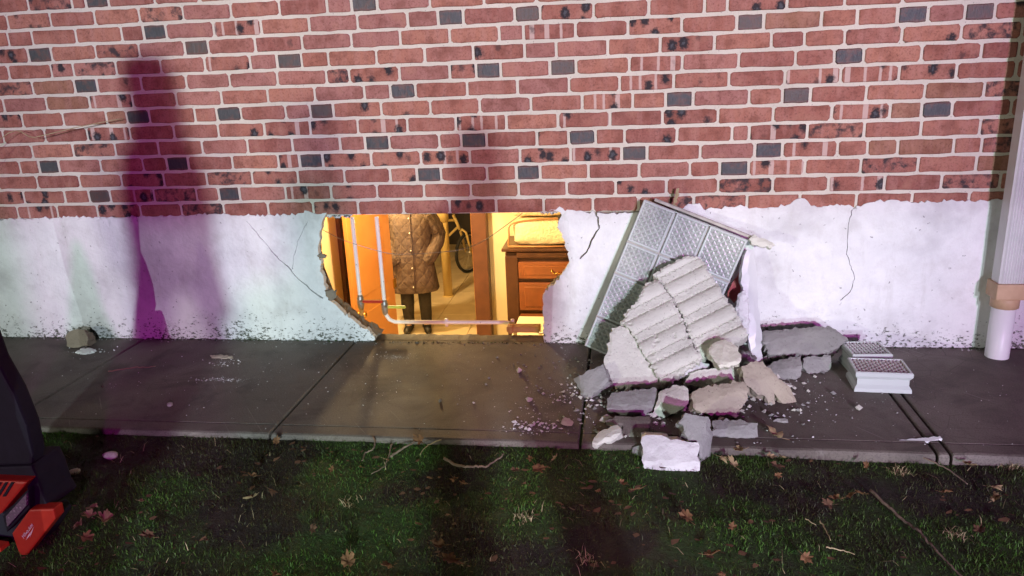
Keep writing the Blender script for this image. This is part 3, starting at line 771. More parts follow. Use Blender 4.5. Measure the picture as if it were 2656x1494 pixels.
# chest of drawers with bagged bedding on top
dx0 = on_y(1309, 641, 3.15).x; dtop = on_y(1390, 643, 3.15).z; DH = dtop-FZ
dr = empty('dresser', (dx0+.45, 3.15, FZ), 0, 'tall dark brown chest of drawers against the cream wall', 'dresser')
DW = .90
box('carcass', (0, .225, DH/2-.02), (DW, .43, DH-.04), 'dresser', dr, .004)
box('stile', (-DW/2+.055, -.004, DH/2-.03), (.11, .03, DH-.07), 'dresser', dr, .012, seg=3)
box('stile', (DW/2-.055, -.004, DH/2-.03), (.11, .03, DH-.07), 'dresser', dr, .012, seg=3)
box('top', (0, .21, DH-.012), (DW+.05, .49, .028), 'dresser', dr, .009, seg=3)
box('rail', (0, -.006, DH-.06), (DW-.2, .03, .05), 'dresser', dr, .006)
zt = DH-.105
for hh in (.17, .27, .27, .27, .22):
    d_ = box('drawer', (0, -.010, zt-hh/2), (DW-.225, .035, hh-.025), 'drawer', dr, .006, seg=2)
    box('panel', (0, -.018, 0), (DW-.32, .012, hh-.09), 'drawer', d_, .005)
    tube('handle', smooth_path([(-.055, -.022, .012), (-.05, -.04, -.005), (-.025, -.045, -.022), (0, -.046, -.012), (.025, -.045, -.022), (.05, -.04, -.005), (.055, -.022, .012)], 4), .006, 'brass', d_, 6)
    zt -= hh+.012
def pillow(name, c, s, mat, seed, par=None, lump=.16, n=16):
    V = []; F = []; r2 = random.Random(seed)
    for i in range(n+1):
        th = math.pi*(i/n-.5)
        for k in range(2*n):
            ph = math.pi*k/n; e = .38
            sg = lambda v: math.copysign(abs(v)**e, v)
            x, y, z = sg(math.cos(th))*sg(math.cos(ph)), sg(math.cos(th))*sg(math.sin(ph)), math.copysign(abs(math.sin(th))**.6, math.sin(th))
            w_ = 1+lump*noise.fractal(Vector((x*2.2+seed, y*2.2, z*2.2)), 1, 2, 4)*.6
            V.append((x*s[0]/2*w_, y*s[1]/2*w_, z*s[2]/2*w_))
    for i in range(n):
        for k in range(2*n): F.append((i*2*n+k, i*2*n+(k+1) % (2*n), (i+1)*2*n+(k+1) % (2*n), (i+1)*2*n+k))
    return link(name, mesh(name, V, F, True), mat, par, c)
bb = empty('bedding_bag', (dx0+.36, 3.33, FZ+DH), 0, 'clear zipped bag stuffed with cream bedding on the dresser', 'bag')
pillow('quilt', (0.02, 0, .12), (.66, .34, .23), 'quilt', 4, bb)
tube('piping', smooth_path([(-.33, -.17, .012), (-.32, -.175, .10), (-.30, -.16, .2), (-.1, -.15, .235), (.12, -.15, .24), (.30, -.15, .2)]), .008, 'bag', bb, 6)
tube('piping', [(-.33, -.175, .012), (0, -.185, .012), (.34, -.175, .012)], .009, 'bag', bb, 6)
bb2 = pillow('pillow', (dx0+.32, 3.36, FZ+DH+.345), (.6, .34, .19), 'quilt', 9); tag(bb2, 'cream pillow lying on top of the bedding bag', 'pillow')
bb3 = pillow('pillow', (dx0+.66, 3.34, FZ+DH+.335), (.34, .34, .22), 'quilt', 12); tag(bb3, 'white bunched bedding beside the pillow, cut off by the hole edge', 'bedding')
# cream appliance in front of the dresser
ap = on_y(1346, 819, 2.72); hz = ap.z-FZ
apo = empty('appliance', (ap.x+.31, 2.42, FZ), 0, 'cream enamel appliance with a handle on its lid, below the dresser', 'appliance')
box('cabinet', (0, 0, (hz-.05)/2), (.60, .58, hz-.05), 'appliance', apo, .01, seg=2)
lid = box('lid', (0, 0, hz-.022), (.62, .60, .04), 'appliance', apo, .012, seg=3)
tube('handle', smooth_path([(-.12, .1, .02), (-.115, -.12, .045), (-.08, -.17, .05), (.0, -.18, .05), (.1, -.17, .05), (.115, -.12, .045), (.12, .1, .02)]), .008, 'steel', lid, 6)
# pipes just inside the wall
PY = .30
def pipe_run(name, px, mat, par, r, bend=True):
    return tube(name, [on_y(u, v, PY) for u, v in px], r, mat, par, 12)
wp = empty('water_pipe', on_y(937, 780, PY), 0, 'white painted water pipe with red valve lever, leftmost in the hole', 'pipe')
wp2 = empty('water_pipe', on_y(1001, 793, PY), 0, 'white painted pipe with yellow valve lever bending right along the sill', 'pipe')
def sub(par, o): o.parent = par; o.location = o.location-par.location; return o
p1t, p1b = on_y(911, 561, PY), on_y(937, 780, PY); X1 = (p1t.x+p1b.x)/2
p2t, p2b = on_y(973, 561, PY), on_y(1001, 793, PY); X2 = (p2t.x+p2b.x)/2
hz_ = on_y(1150, 836, PY).z
sub(wp, tube('riser', [(X1, PY, .5), (X1, PY, -.35)], .0098, 'pipe', None, 12))
vz = p1b.z
sub(wp, tube('valve', [(X1, PY, vz+.03), (X1, PY, vz+.022), (X1, PY, vz+.01), (X1, PY, vz-.015), (X1, PY, vz-.035), (X1, PY, vz-.045)], [.011, .014, .017, .017, .014, .011], 'steel', None, 12))
sub(wp, tube('stem', [(X1, PY-.005, vz), (X1+.03, PY-.03, vz+.006)], .008, 'steel', None, 8))
sub(wp, box('lever', (X1+.072, PY-.035, vz+.007), (.10, .012, .014), 'red_plastic', None, .004))
hx1 = on_y(1335, 832, PY).x
path = [(X2, PY, .5), (X2, PY, hz_+.07), (X2+.004, PY, hz_+.035), (X2+.018, PY, hz_+.012), (X2+.045, PY, hz_), (X2+.2, PY, hz_), (hx1-.05, PY, hz_+.002), (hx1-.02, PY, hz_-.002), (hx1-.004, PY, hz_-.018), (hx1, PY, hz_-.04), (hx1, PY, -.30)]
sub(wp2, tube('pipe_run', path, .0098, 'pipe', None, 12))
vz = p2b.z
sub(wp2, tube('valve', [(X2, PY, vz+.03), (X2, PY, vz+.022), (X2, PY, vz+.01), (X2, PY, vz-.015), (X2, PY, vz-.035), (X2, PY, vz-.045)], [.011, .014, .017, .017, .014, .011], 'steel', None, 12))
sub(wp2, tube('stem', [(X2, PY-.005, vz), (X2+.03, PY-.03, vz+.004)], .008, 'steel', None, 8))
M['yellow_plastic'] = simple('yellow_plastic', (.42, .42, .05), (.5, .5, .08), 30, .4, .1, .001)
sub(wp2, box('lever', (X2+.07, PY-.035, vz+.005), (.09, .012, .014), 'yellow_plastic', None, .004))
for fx in (.30, .62): sub(wp2, tube('clip', [(X2+fx, PY, hz_-.02), (X2+fx, PY, hz_+.018)], .009, 'pipe', None, 8))
sb = on_y(1358, 851, .17)
br = empty('bracket', (sb.x, .17, -.02), 0, 'small rusty orange metal strip lying on the broken sill', 'metal strip')
M['rust'] = simple('rusty_orange', (.42, .19, .06), (.55, .29, .10), 25, .7, .4, .003)
box('strip', (0, 0, sb.z+.02), (.15, .05, .028), 'rust', br, .004); box('flange', (-.055, -.012, sb.z+.02), (.02, .045, .034), 'rust', br, .004)
wire = tube('hanging_wire', smooth_path([on_y(u, v, y) for (u, v), y in zip([Z5(158, 292), Z5(300, 365), Z5(380, 398), Z5(560, 455), Z5(720, 495), Z5(880, 502), Z5(1100, 488), Z5(1290, 468), Z5(1440, 420), Z5(1560, 350), Z5(1700, 250), Z5(1810, 168)], [.03, .10, .13, .16, .17, .17, .17, .16, .14, .10, .06, .04])], 5), .0016, 'steel', None, 6)
tag(wire, 'thin wire sagging across the hole in front of the coat', 'wire')
# lit ceiling bulbs of the basement
M['bulb'] = emis('bulb_glow', (1, .62, .22), 30)
def bulb(loc, watts, label, rad=.05):
    e = empty('ceiling_bulb', (loc[0], loc[1], CZ), 0, label, 'lamp', 'lit bulbs of the basement')
    tube('holder', [(0, 0, 0), (0, 0, -.015), (0, 0, -.02), (0, 0, -.06)], [.05, .05, .025, .022], 'pvc', e, 14)
    V, F = tube_geo([(0, 0, -.06), (0, 0, -.075), (0, 0, -.10), (0, 0, -.125), (0, 0, -.14)], [.014, .022, .032, .026, .006], 14)
    link('glass_bulb', mesh('glass_bulb', V, F, True), 'bulb', e)
    l = bpy.data.lights.new('bulb_light', 'POINT'); l.energy = watts; l.color = (1.0, .71, .33); l.shadow_soft_size = rad
    o = bpy.data.objects.new('bulb_light', l); COL.objects.link(o); o.parent = e; o.location = (0, 0, -.19)
bulb((-1.6, 2.3), 150, 'warm bulb on the basement ceiling in front of the dresser')
bulb((-2.75, 4.5), 210, 'warm bulb on the ceiling of the back room')

# ------------------------------------------------------------------ people
def skinned(name, J, E, mat, parent=None, sub_=2):
    """J: name -> (point, rx, ry). One continuous surface grown over the joints."""
    ks = list(J); me = bpy.data.meshes.new(name); me.from_pydata([J[k][0] for k in ks], [(ks.index(a_), ks.index(b_)) for a_, b_ in E], [])
    o = bpy.data.objects.new(name, me); COL.objects.link(o)
    md = o.modifiers.new('skin', 'SKIN'); md.use_smooth_shade = True; md.branch_smoothing = .6
    for i, k in enumerate(ks):
        sv = me.skin_vertices[0].data[i]; sv.radius = (J[k][1], J[k][2]); sv.use_root = (i == 0)
    sd = o.modifiers.new('sub', 'SUBSURF'); sd.levels = sub_; sd.render_levels = sub_
    dg = bpy.context.evaluated_depsgraph_get(); ev = bpy.data.meshes.new_from_object(o.evaluated_get(dg))
    bpy.data.objects.remove(o)
    ev.materials.clear(); ev.materials.append(M[mat]); ev.polygons.foreach_set('use_smooth', [True]*len(ev.polygons)); ev.name = name
    o2 = bpy.data.objects.new(name, ev); COL.objects.link(o2); o2.parent = parent
    return o2
def loft(name, rings, mat, parent, n=40, wob=.006, seed=1):
    V, F = [], []; uv = []
    for i, (z, a_, b_, cx, cy) in enumerate(rings):
        for k in range(n):
            t = math.tau*k/n; c, s = math.cos(t), math.sin(t); e = .8
            x = math.copysign(abs(c)**e, c)*a_; y = math.copysign(abs(s)**e, s)*b_
            f = 1+wob/max(a_, .05)*noise.fractal(Vector((c*3, s*3, z*7+seed)), 1, 2, 3)
            V.append((cx+x*f, cy+y*f, z))
    for i in range(len(rings)-1):
        for k in range(n): F.append((i*n+k, i*n+(k+1) % n, (i+1)*n+(k+1) % n, (i+1)*n+k))
    me = mesh(name, V, F, True); ul = me.uv_layers.new(name='UVMap')
    zs = [r_[0] for r_ in rings]
    for pgn in me.polygons:
        for li in pgn.loop_indices:
            vi = me.loops[li].vertex_index; ring, k = divmod(vi, n)
            kk = k/n
            if pgn.index % n == n-1 and k == 0: kk = 1.0
            ul.data[li].uv = (kk, zs[ring])
    return link(name, me, mat, parent)
def person(loc, rz, label, coat_mat, arms='pockets', scale=1.0, long=True, stance=.10):
    P = empty('person', loc, rz, label, 'person'); P.scale = (scale,)*3
    J = {'pelvis': ((0, 0, .92), .13, .10), 'waist': ((0, 0, 1.06), .125, .095), 'chest': ((0, 0, 1.26), .15, .105), 'neck': ((0, .01, 1.43), .052, .055), 'jaw': ((0, -.012, 1.51), .058, .066), 'head': ((0, .0, 1.60), .076, .094), 'crown': ((0, .005, 1.66), .05, .06)}
    E = [('pelvis', 'waist'), ('waist', 'chest'), ('chest', 'neck'), ('neck', 'jaw'), ('jaw', 'head'), ('head', 'crown')]
    for s, n_ in ((-1, 'l'), (1, 'r')):
        J['hip'+n_] = ((s*.095, 0, .84), .092, .09); J['knee'+n_] = ((s*stance, -.012, .48), .06, .062); J['calf'+n_] = ((s*stance, .015, .33), .056, .058)
        J['ankle'+n_] = ((s*stance, .02, .09), .038, .04); J['toe'+n_] = ((s*(stance+.02), -.13, .035), .034, .03)
        E += [('pelvis', 'hip'+n_), ('hip'+n_, 'knee'+n_), ('knee'+n_, 'calf'+n_), ('calf'+n_, 'ankle'+n_), ('ankle'+n_, 'toe'+n_)]
        J['sh'+n_] = ((s*.18, .005, 1.37), .06, .06); E.append(('chest', 'sh'+n_))
        if arms == 'pockets': el, wr, hd = (s*.30, .03, 1.11), (s*.225, -.10, .94), (s*.15, -.06, .88)
        elif arms == 'phone' and s == 1: el, wr, hd = (s*.25, -.08, 1.14), (s*.16, -.30, 1.30), (s*.12, -.36, 1.34)
        else: el, wr, hd = (s*.25, .02, 1.12), (s*.24, -.06, .88), (s*.235, -.08, .80)
        J['el'+n_] = (el, .044, .044); J['wr'+n_] = (wr, .03, .03); J['hd'+n_] = (hd, .036, .022)
        E += [('sh'+n_, 'el'+n_), ('el'+n_, 'wr'+n_), ('wr'+n_, 'hd'+n_)]
    skinned('body', J, E, 'skin', P)
    # face and hair
    tube('nose', [(0, -.092, 1.60), (0, -.112, 1.572), (0, -.10, 1.56)], [.008, .013, .010], 'skin', P, 8)
    for s in (-1, 1):
        tube('ear', [(s*.074, .005, 1.61), (s*.084, .012, 1.59), (s*.074, .006, 1.56)], [.008, .016, .009], 'skin', P, 8)
        tube('eye', [(s*.03, -.083, 1.605), (s*.03, -.092, 1.605)], [.012, .006], 'hair', P, 8)
    tube('mouth', [(-.022, -.084, 1.525), (0, -.09, 1.523), (.022, -.084, 1.525)], [.003, .006, .003], 'red_board', P, 6)
    loft('hair', [(1.44, .075, .05, 0, .06), (1.52, .088, .07, 0, .045), (1.60, .093, .085, 0, .03), (1.66, .088, .095, 0, .012), (1.70, .068, .08, 0, .008), (1.725, .035, .045, 0, .008), (1.73, .004, .004, 0, .008)], 'hair', P, 24)
    hem = .50 if long else .80
    WX = 1.16 if long else 1.0
    rings = [(hem, .225 if long else .19, .165, 0, .0), (hem+.015, .232 if long else .198, .172, 0, 0), (.66+.15*(not long), .218, .162, 0, 0), (.80+.06*(not long), .208, .155, 0, 0), (.95, .198, .15, 0, 0), (1.05, .192, .145, 0, 0), (1.18, .198, .148, 0, 0), (1.30, .205, .145, 0, 0), (1.37, .196, .125, 0, .005), (1.405, .15, .105, 0, .01), (1.43, .095, .088, 0, .012), (1.46, .088, .088, 0, .005), (1.50, .10, .098, 0, .0)]
    rings = [(z_, a_*WX, b_, x_, y_) for z_, a_, b_, x_, y_ in rings]
    loft('coat', rings, coat_mat, P, 48, .012)
    for s, n_ in ((-1, 'l'), (1, 'r')):
        pts = smooth_path([J['sh'+n_][0], [(a_+b_)/2+c for a_, b_, c in zip(J['sh'+n_][0], J['el'+n_][0], (s*.025, 0, 0))], J['el'+n_][0], J['wr'+n_][0]]+([(s*.17, -.10, .87)] if arms == 'pockets' else []), 5)
        k = len(pts); rr = [((.096 if long else .082)-.026*i/(k-1))*(1+.05*math.sin(i*2.3)) for i in range(k)]
        V, F = tube_geo(pts, rr, 16); me = mesh('sleeve', V, F, True); ul = me.uv_layers.new(name='UVMap')
        for pgn in me.polygons:
            for li in pgn.loop_indices:
                vi = me.loops[li].vertex_index; ul.data[li].uv = ((vi % 16)/32, (vi//16)*.035)
        link('sleeve', me, coat_mat, P)
        loft('trouser_leg', [(.10, .056, .062, s*stance, .015), (.2, .064, .068, s*stance, .016), (.35, .072, .075, s*stance, .012), (.5, .076, .078, s*stance, -.005), (.7, .095, .095, s*(stance*.97), 0), (.86, .105, .11, s*.095, 0)], 'trousers', P, 20, .008, 3+s)
        tube('boot', [(s*(stance+.025), -.165, .035), (s*(stance+.022), -.12, .042), (s*(stance+.01), -.05, .05), (s*stance, .02, .055), (s*stance, .05, .05)], [.028, .043, .046, .046, .035], 'boots', P, 12)
        tube('boot_shaft', [(s*stance, .018, .04), (s*stance, .018, .20)], [.052, .062], 'boots', P, 14)
    # zip placket with snaps
    tube('placket', [(.012, -.176, hem+.01), (.012, -.168, .70), (.012, -.160, .95), (.012, -.155, 1.15), (.012, -.150, 1.32), (.010, -.112, 1.42)], .009, coat_mat, P, 6)
    for zc in (hem+.08, .80, 1.0, 1.2, 1.36): tube('snap', [(.0, -.158+.03*(zc > 1.3), zc), (.0, -.178+.03*(zc > 1.3), zc)], .009, 'alu', P, 8)
    if long: tube('hood', [(.13*math.cos(t), .02+.10*math.sin(t), 1.455+.03*math.sin(t)) for t in [math.tau*i/24 for i in range(24)]], .034, coat_mat, P, 10, True)
    return P
pp = on_z(1086, 858, FZ)
face = math.atan2(CAM_POS.y-pp.y, CAM_POS.x-pp.x)+math.pi/2
person(pp, face-.1, 'person in a brown quilted knee-length coat standing in the basement, hands in pockets', 'coat', scale=.99)

# ------------------------------------------------------------------ fallen glass-block window leaning on the wall
def glass_face(w_, h_, n=.0115, a=.008):
    """diamond pressed face w_ x h_ lying in x, y, pyramids of height a towards +z"""
    nx, ny = max(6, int(w_/n)//2*2), max(6, int(h_/n)//2*2); V = []; F = []
    for j in range(ny+1):
        for i in range(nx+1):
            e = False
            V.append((-w_/2+w_*i/nx, -h_/2+h_*j/ny, (a if (i+j) % 2 == 0 and not e else 0)))
    for j in range(ny):
        for i in range(nx):
            q = [j*(nx+1)+i, j*(nx+1)+i+1, (j+1)*(nx+1)+i+1, (j+1)*(nx+1)+i]
            if (i+j) % 2 == 0: F += [(q[0], q[1], q[3]), (q[1], q[2], q[3])]
            else: F += [(q[0], q[1], q[2]), (q[0], q[2], q[3])]
    return V, F
def glass_block(name, w_, h_, t_, parent, mw, label=None):
    """hollow pressed block: rim with waisted sides, face with pyramids; mw places its front face centre, +z outwards"""
    bm = bmesh.new(); lay = []
    prof = [(.0, 0), (.004, -.004), (.004, -.018), (.010, -.026), (.010, -t_+.026), (.004, -t_+.018), (.004, -t_+.004), (.0, -t_)]
    zs_ = t_
    prof = [(-.0095, -.002)]+[(-.008, .0012)]+[(-.003, .0015)]+[(.0, -.002)]+[(-.001, -t_*.2), (-.009, -t_*.36), (-.009, -t_*.64), (-.001, -t_*.8), (.0, -t_+.002), (-.004, -t_)]
    V = []; F = []
    for (d, z) in prof:
        for (sx_, sy_) in ((-1, -1), (1, -1), (1, 1), (-1, 1)): V.append((sx_*(w_/2+d), sy_*(h_/2+d), z))
    for i in range(len(prof)-1):
        for k in range(4): F.append((i*4+k, (i+1)*4+k, (i+1)*4+(k+1) % 4, i*4+(k+1) % 4))
    F.append(tuple((len(prof)-1)*4+k for k in (3, 2, 1, 0)))
    bm.free()
    e = bpy.data.objects.new(name, None); COL.objects.link(e); e.empty_display_size = .05
    e.parent = parent; e.matrix_world = mw if parent is None else mw
    r_ = link('rim', mesh('rim', V, F), 'glass_rim', e)
    fv, ff = glass_face(w_-.017, h_-.017)
    link('face', mesh('face', [(x, y, z-.0065) for x, y, z in fv], ff), 'glass', e)
    return e
BLp = on_y(*Z6(210, 775), -.150); TLp = on_y(*Z6(500, 65), -.085)
pe = (TLp-BLp); pn = Vector((1, -.12, 0)).cross(pe).normalized()
if pn.y > 0: pn = -pn
TRp = on_plane(*Z6(1010, 262), TLp, pn)
e2 = (BLp-TLp); Lh = e2.length; e2.normalize()
e1 = (TRp-TLp); e1 = (e1-e2*e1.dot(e2)); 
e1.normalize(); Lw = (TRp-TLp).dot(e1)
pan = empty('glass_block_window', TLp+e2*Lh*.98, 0, 'fallen panel of diamond pressed glass blocks leaning on the wall behind the rubble', 'glass block panel')
ROT = Matrix((e1, -e2, e1.cross(-e2))).transposed()
pan.matrix_world = Matrix.Translation(pan.location)
cw = [0, .320, .637, 1.0]; rh = [0, .277, .487, .787, 1.0]
cw = [c*Lw for c in cw]; rh = [c*Lh for c in rh]; rh.append(rh[-1]+.10)
gap = .006; TH = .04
inv = pan.matrix_world.inverted()
for i in range(3):
    for j in range(4):
        if i == 2 and j >= 2: continue
        if i == 1 and j >= 3: continue
        w_, h_ = cw[i+1]-cw[i]-gap, rh[j+1]-rh[j]-gap
        c = TLp+e1*(cw[i]+cw[i+1])/2+e2*(rh[j]+rh[j+1])/2
        mw = ROT.to_4x4(); mw.translation = c
        b_ = glass_block('glass_block', w_, h_, TH, None, mw); b_.parent = pan; b_.matrix_basis = inv @ mw
def strip(name, a_, b_, w_, t_, off, mat, par):
    c = (a_+b_)/2; ax = (b_-a_).normalized(); n_ = ROT.col[2]; ay = n_.cross(ax)
    bm = bmesh.new(); box_bm(bm, (0, 0, 0), ((b_-a_).length, w_, t_), .002); me = bm_mesh(name, bm)
    o = link(name, me, mat, par); mw = Matrix((ax, ay, n_)).transposed().to_4x4(); mw.translation = c+n_*off
    o.matrix_basis = inv @ mw
    return o
for i in (1, 2): strip('grout_joint', TLp+e1*cw[i]+e2*.01, TLp+e1*cw[i]+e2*(rh[4] if i == 1 else rh[2]), gap+.006, TH-.02, -TH/2-.002, 'grout', pan)
for j in (1, 2, 3): strip('grout_joint', TLp+e2*rh[j], TLp+e2*rh[j]+e1*cw[3 if j < 2 else 2], gap+.006, TH-.022, -TH/2-.002, 'grout', pan)
strip('edge_strip', TLp-e2*.011+e1*.04, TLp-e2*.011+e1*(Lw+.015), .012, TH-.012, -TH/2-.004, 'grout', pan)
# loose pieces round the panel
PW = Vector((0, -.10, 0)); NW = Vector((0, -1, .25))
def S6(*q): return [Z6(*a_) for a_ in q]
def SB(*q): return [ZB(*a_) for a_ in q]
def S7(*q): return [Z7(*a_) for a_ in q]
o = slab('mortar_shard', S6((1008, 262), (1022, 246), (1070, 256), (1110, 272), (1136, 290), (1120, 304), (1060, 296), (1020, 285)), TRp+Vector((.03, -.02, 0)), (.1, -1, .5), .018, 'rubble', None, grid=.012, rough=.002, rnd_=.005, seed=31)
tag(o, 'pale pointed mortar shard sticking out at the top right corner of the glass panel', 'shard')
o = slab('splinter', S6((641, 108), (645, 70), (660, 18), (673, 14), (668, 55), (654, 106)), TLp+Vector((.1, .03, 0)), (0, -1, .1), .006, 'straw', None, grid=.008, rough=.001, rnd_=.002, seed=32, mids=1)
tag(o, 'pale wood splinter standing up behind the top edge of the glass panel', 'splinter')
o = slab('red_board', S6((905, 535), (972, 378), (985, 400), (962, 520), (938, 572)), (0, -.12, 0), (0, -1, .15), .012, 'red_board', None, grid=.02, rough=.001, rnd_=.003, seed=33, mids=1)
tag(o, 'sliver of red board showing behind the right edge of the glass panel', 'board')
o = slab('painted_board', S6((975, 372), (1000, 310), (1030, 312), (1046, 420), (1052, 540), (1062, 680), (1076, 850), (1030, 862), (1004, 740), (990, 600), (968, 470)), on_y(*Z6(1060, 850), -.22), (.25, -1, .30), .022, 'white_metal', None, grid=.03, rough=.002, rnd_=.004, seed=34, mids=1)
tag(o, 'narrow white board standing upright at the right of the rubble pile', 'board')
o = slab('plaster_chunk', S6((944, 590), (960, 520), (985, 505), (1004, 560), (1006, 640), (1000, 720), (985, 700), (950, 620)), on_y(*Z6(975, 600), -.21), (-.2, -1, .4), .03, 'white_chunk', None, grid=.014, rough=.006, seed=35)
tag(o, 'white plaster lump wedged between ribbed concrete and upright white board', 'rubble')

# ------------------------------------------------------------------ rubble pile
def plane3(b, t, side=Vector((1, 0, 0))):
    n_ = side.cross(t-b).normalized()
    return -n_ if n_.y > 0 else n_
rb = on_z(*Z6(580, 972), .02); rt = on_plane(*Z6(740, 345), TLp+Vector((0, -.035, 0)), pn)
rn = plane3(rb, rt, Vector((1, -.12, 0)))
RA = R(27)
def ribs(u0, pitch, amp, seed=0):
    """rounded bands where the blocks had been bedded, running up to the right, with flat gritty strips between"""
    def f(x, y, c, ex, ey):
        dx, dy = math.cos(RA), math.sin(RA); s_ = x*dx+y*dy
        t = (-x*dy+y*dx)/(2*pitch)+u0; fr = t-math.floor(t)
        if fr < .60: h = amp*(.42+.58*math.sqrt(max(0, 1-(2*fr/.60-1)**2)))
        else: h = amp*.62+.0018*noise.fractal(Vector((x*50, y*50, seed)), 1, 2, 3)-(.2*amp if fr > .965 or fr < .635 else 0)
        if noise.fractal(Vector((x*16, y*16, 4+seed)), 1, 2, 3) > .62: h -= .005
        return h
    def p(poly, c, ex, ey, grid):
        dx, dy = math.cos(RA), math.sin(RA); out = []; L = .6; r3 = random.Random(seed)
        k0 = int(-L/pitch/2)-1; 
        for k in range(k0, -k0):
            for fr in (.008, .03, .08, .15, .24, .34, .44, .52, .575, .597, .62, .645, .72, .80, .88, .95, .975):
                q = (k+fr-u0)*2*pitch; s_ = -L
                while s_ < L:
                    ss = s_+r3.uniform(-.2, .2)*grid; qq = q+r3.gauss(0, .0004)
                    x, y = ss*dx-qq*dy, ss*dy+qq*dx
                    if inside(poly, x, y) and seg_dist(poly, x, y) > .004: out.append((x, y))
                    s_ += grid
        return out
    f.pts = p
    return f
RB1 = ribs(.2, .046, .024, 1); RB2 = ribs(.65, .048, .023, 2)
o = slab('ribbed_concrete', S6((545, 432), (600, 395), (690, 347), (765, 345), (808, 395), (812, 415), (862, 485), (905, 558), (942, 602), (972, 660), (1002, 722), (985, 742), (900, 790), (780, 832), (755, 795), (705, 690), (690, 640), (650, 570), (620, 520), (572, 455)), rt, rn, .06, 'rubble', None, RB1, grid=.010, rough=.0010, rnd_=.006, seed=41, ptsfn=RB1.pts)
tag(o, 'large ribbed concrete slab resting on the glass panel, upper right half', 'concrete slab')
o = slab('ribbed_concrete', S6((512, 470), (570, 456), (618, 522), (648, 572), (688, 642), (702, 692), (752, 796), (798, 832), (740, 872), (640, 932), (584, 968), (545, 880), (492, 800), (425, 684), (390, 668), (420, 600), (470, 560)), rt+rn*.012, rn, .06, 'rubble', None, RB2, grid=.010, rough=.0010, rnd_=.006, seed=42, ptsfn=RB2.pts)
tag(o, 'large ribbed concrete slab, lower left half beside its crack', 'concrete slab')
o = slab('concrete_slab', S6((346, 690), (398, 682), (428, 690), (492, 802), (545, 885), (584, 968), (575, 978), (470, 970), (368, 982), (332, 920), (308, 850), (330, 780)), on_z(*Z6(470, 980), .015), plane3(on_z(*Z6(470, 980), .015), rt, Vector((1, -.05, 0))), .075, 'rubble', None, None, grid=.014, rough=.0025, rnd_=.005, seed=43)
tag(o, 'smooth pale concrete slab at the lower left of the ribbed slabs', 'concrete slab')
def fold(line, slope, conv, p, n):
    """second facet: beyond a line of the outline the face falls away"""
    A, B = conv(*line[0]), conv(*line[1])
    P, Q = on_plane(*A, Vector(p), Vector(n)), on_plane(*B, Vector(p), Vector(n))
    def f(x, y, c, ex, ey):
        ax, ay = (P-c).dot(ex), (P-c).dot(ey); bx, by = (Q-c).dot(ex), (Q-c).dot(ey); L = math.hypot(bx-ax, by-ay)
        d = ((bx-ax)*(y-ay)-(by-ay)*(x-ax))/L
        return -slope*max(0, -d)
    return f
GRP = 'broken concrete chunks of the pile'
def chunk(pts, base, zb, n, thick, mat, label, seed, fl=None, conv=SB, c1=ZB, rough=.0035, grid=.014, name='concrete_chunk'):
    p = on_z(*c1(*base), zb); n_ = Vector(n).normalized()
    h = None
    if fl:
        fs = [fold(l, s, c1, p, n_) for l, s in fl]
        h = lambda x, y, c, ex, ey: sum(f(x, y, c, ex, ey) for f in fs)
    o = slab(name, conv(*pts), p, n_, thick, mat, None, h, grid, rough, .004, seed, .0025)
    return tag(o, label, 'rubble', GRP)
chunk([(95, 468), (150, 440), (260, 385), (370, 335), (392, 400), (415, 490), (330, 565), (245, 640), (192, 650), (150, 560)], (210, 652), 0, (-.35, -1, .9), .07, 'rubble_grey', 'purplish grey chunk at the far left foot of the pile', 51, [(((150, 440), (215, 650)), .9)])
chunk([(405, 650), (450, 600), (640, 572), (850, 550), (868, 600), (862, 680), (800, 800), (700, 815), (520, 806), (402, 742)], (560, 812), 0, (.05, -1, .75), .10, 'rubble_grey', 'grey block below the smooth slab, front left of the pile', 52, [(((870, 690), (400, 735)), .7), (((790, 800), (835, 555)), 1.0)])
chunk([(872, 600), (950, 555), (1040, 520), (1110, 530), (1145, 560), (1150, 690), (1100, 742), (1000, 790), (930, 826), (800, 812), (862, 690)], (930, 828), 0, (.0, -1, .7), .10, 'rubble', 'pale chunk with a slanting ledge, in the middle of the pile front', 53, [(((1150, 650), (830, 740)), .55)])
chunk([(1135, 470), (1165, 415), (1250, 388), (1440, 372), (1632, 360), (1655, 480), (1570, 530), (1500, 552), (1280, 545), (1142, 520)], (1280, 640), .0, (.0, -1, .62), .10, 'rubble', 'flat block with a dark top under the small cream block', 54, [(((1140, 452), (1640, 400)), -.0), (((1510, 560), (1520, 370)), .6)])
chunk([(1170, 640), (1182, 592), (1230, 565), (1310, 540), (1480, 512), (1650, 490), (1690, 545), (1695, 640), (1660, 710), (1620, 752), (1480, 812), (1340, 800), (1270, 780), (1215, 752)], (1400, 838), 0, (.1, -1, .6), .09, 'rubble_tan', 'rounded ribbed chunk at the centre right of the pile front', 55, [(((1640, 570), (1240, 690)), .5)])
chunk([(1320, 815), (1400, 800), (1520, 790), (1625, 756), (1590, 800), (1550, 832), (1450, 832), (1370, 838)], (1450, 838), 0, (.0, -1, .9), .05, 'rubble_tan', 'thin flake under the rounded ribbed chunk', 56)
chunk([(1640, 352), (1720, 312), (1832, 310), (1940, 420), (2030, 500), (2092, 562), (2132, 645), (2152, 745), (2100, 740), (2050, 722), (1975, 650), (1935, 600), (1952, 690), (1900, 745), (1850, 625), (1770, 590), (1700, 540), (1652, 455)], (2130, 748), 0, (.15, -1, .75), .06, 'rubble_tan', 'angular brown slab with two points at the right of the pile', 57, [(((1700, 540), (1945, 425)), .35), (((1945, 425), (2150, 700)), .0)])
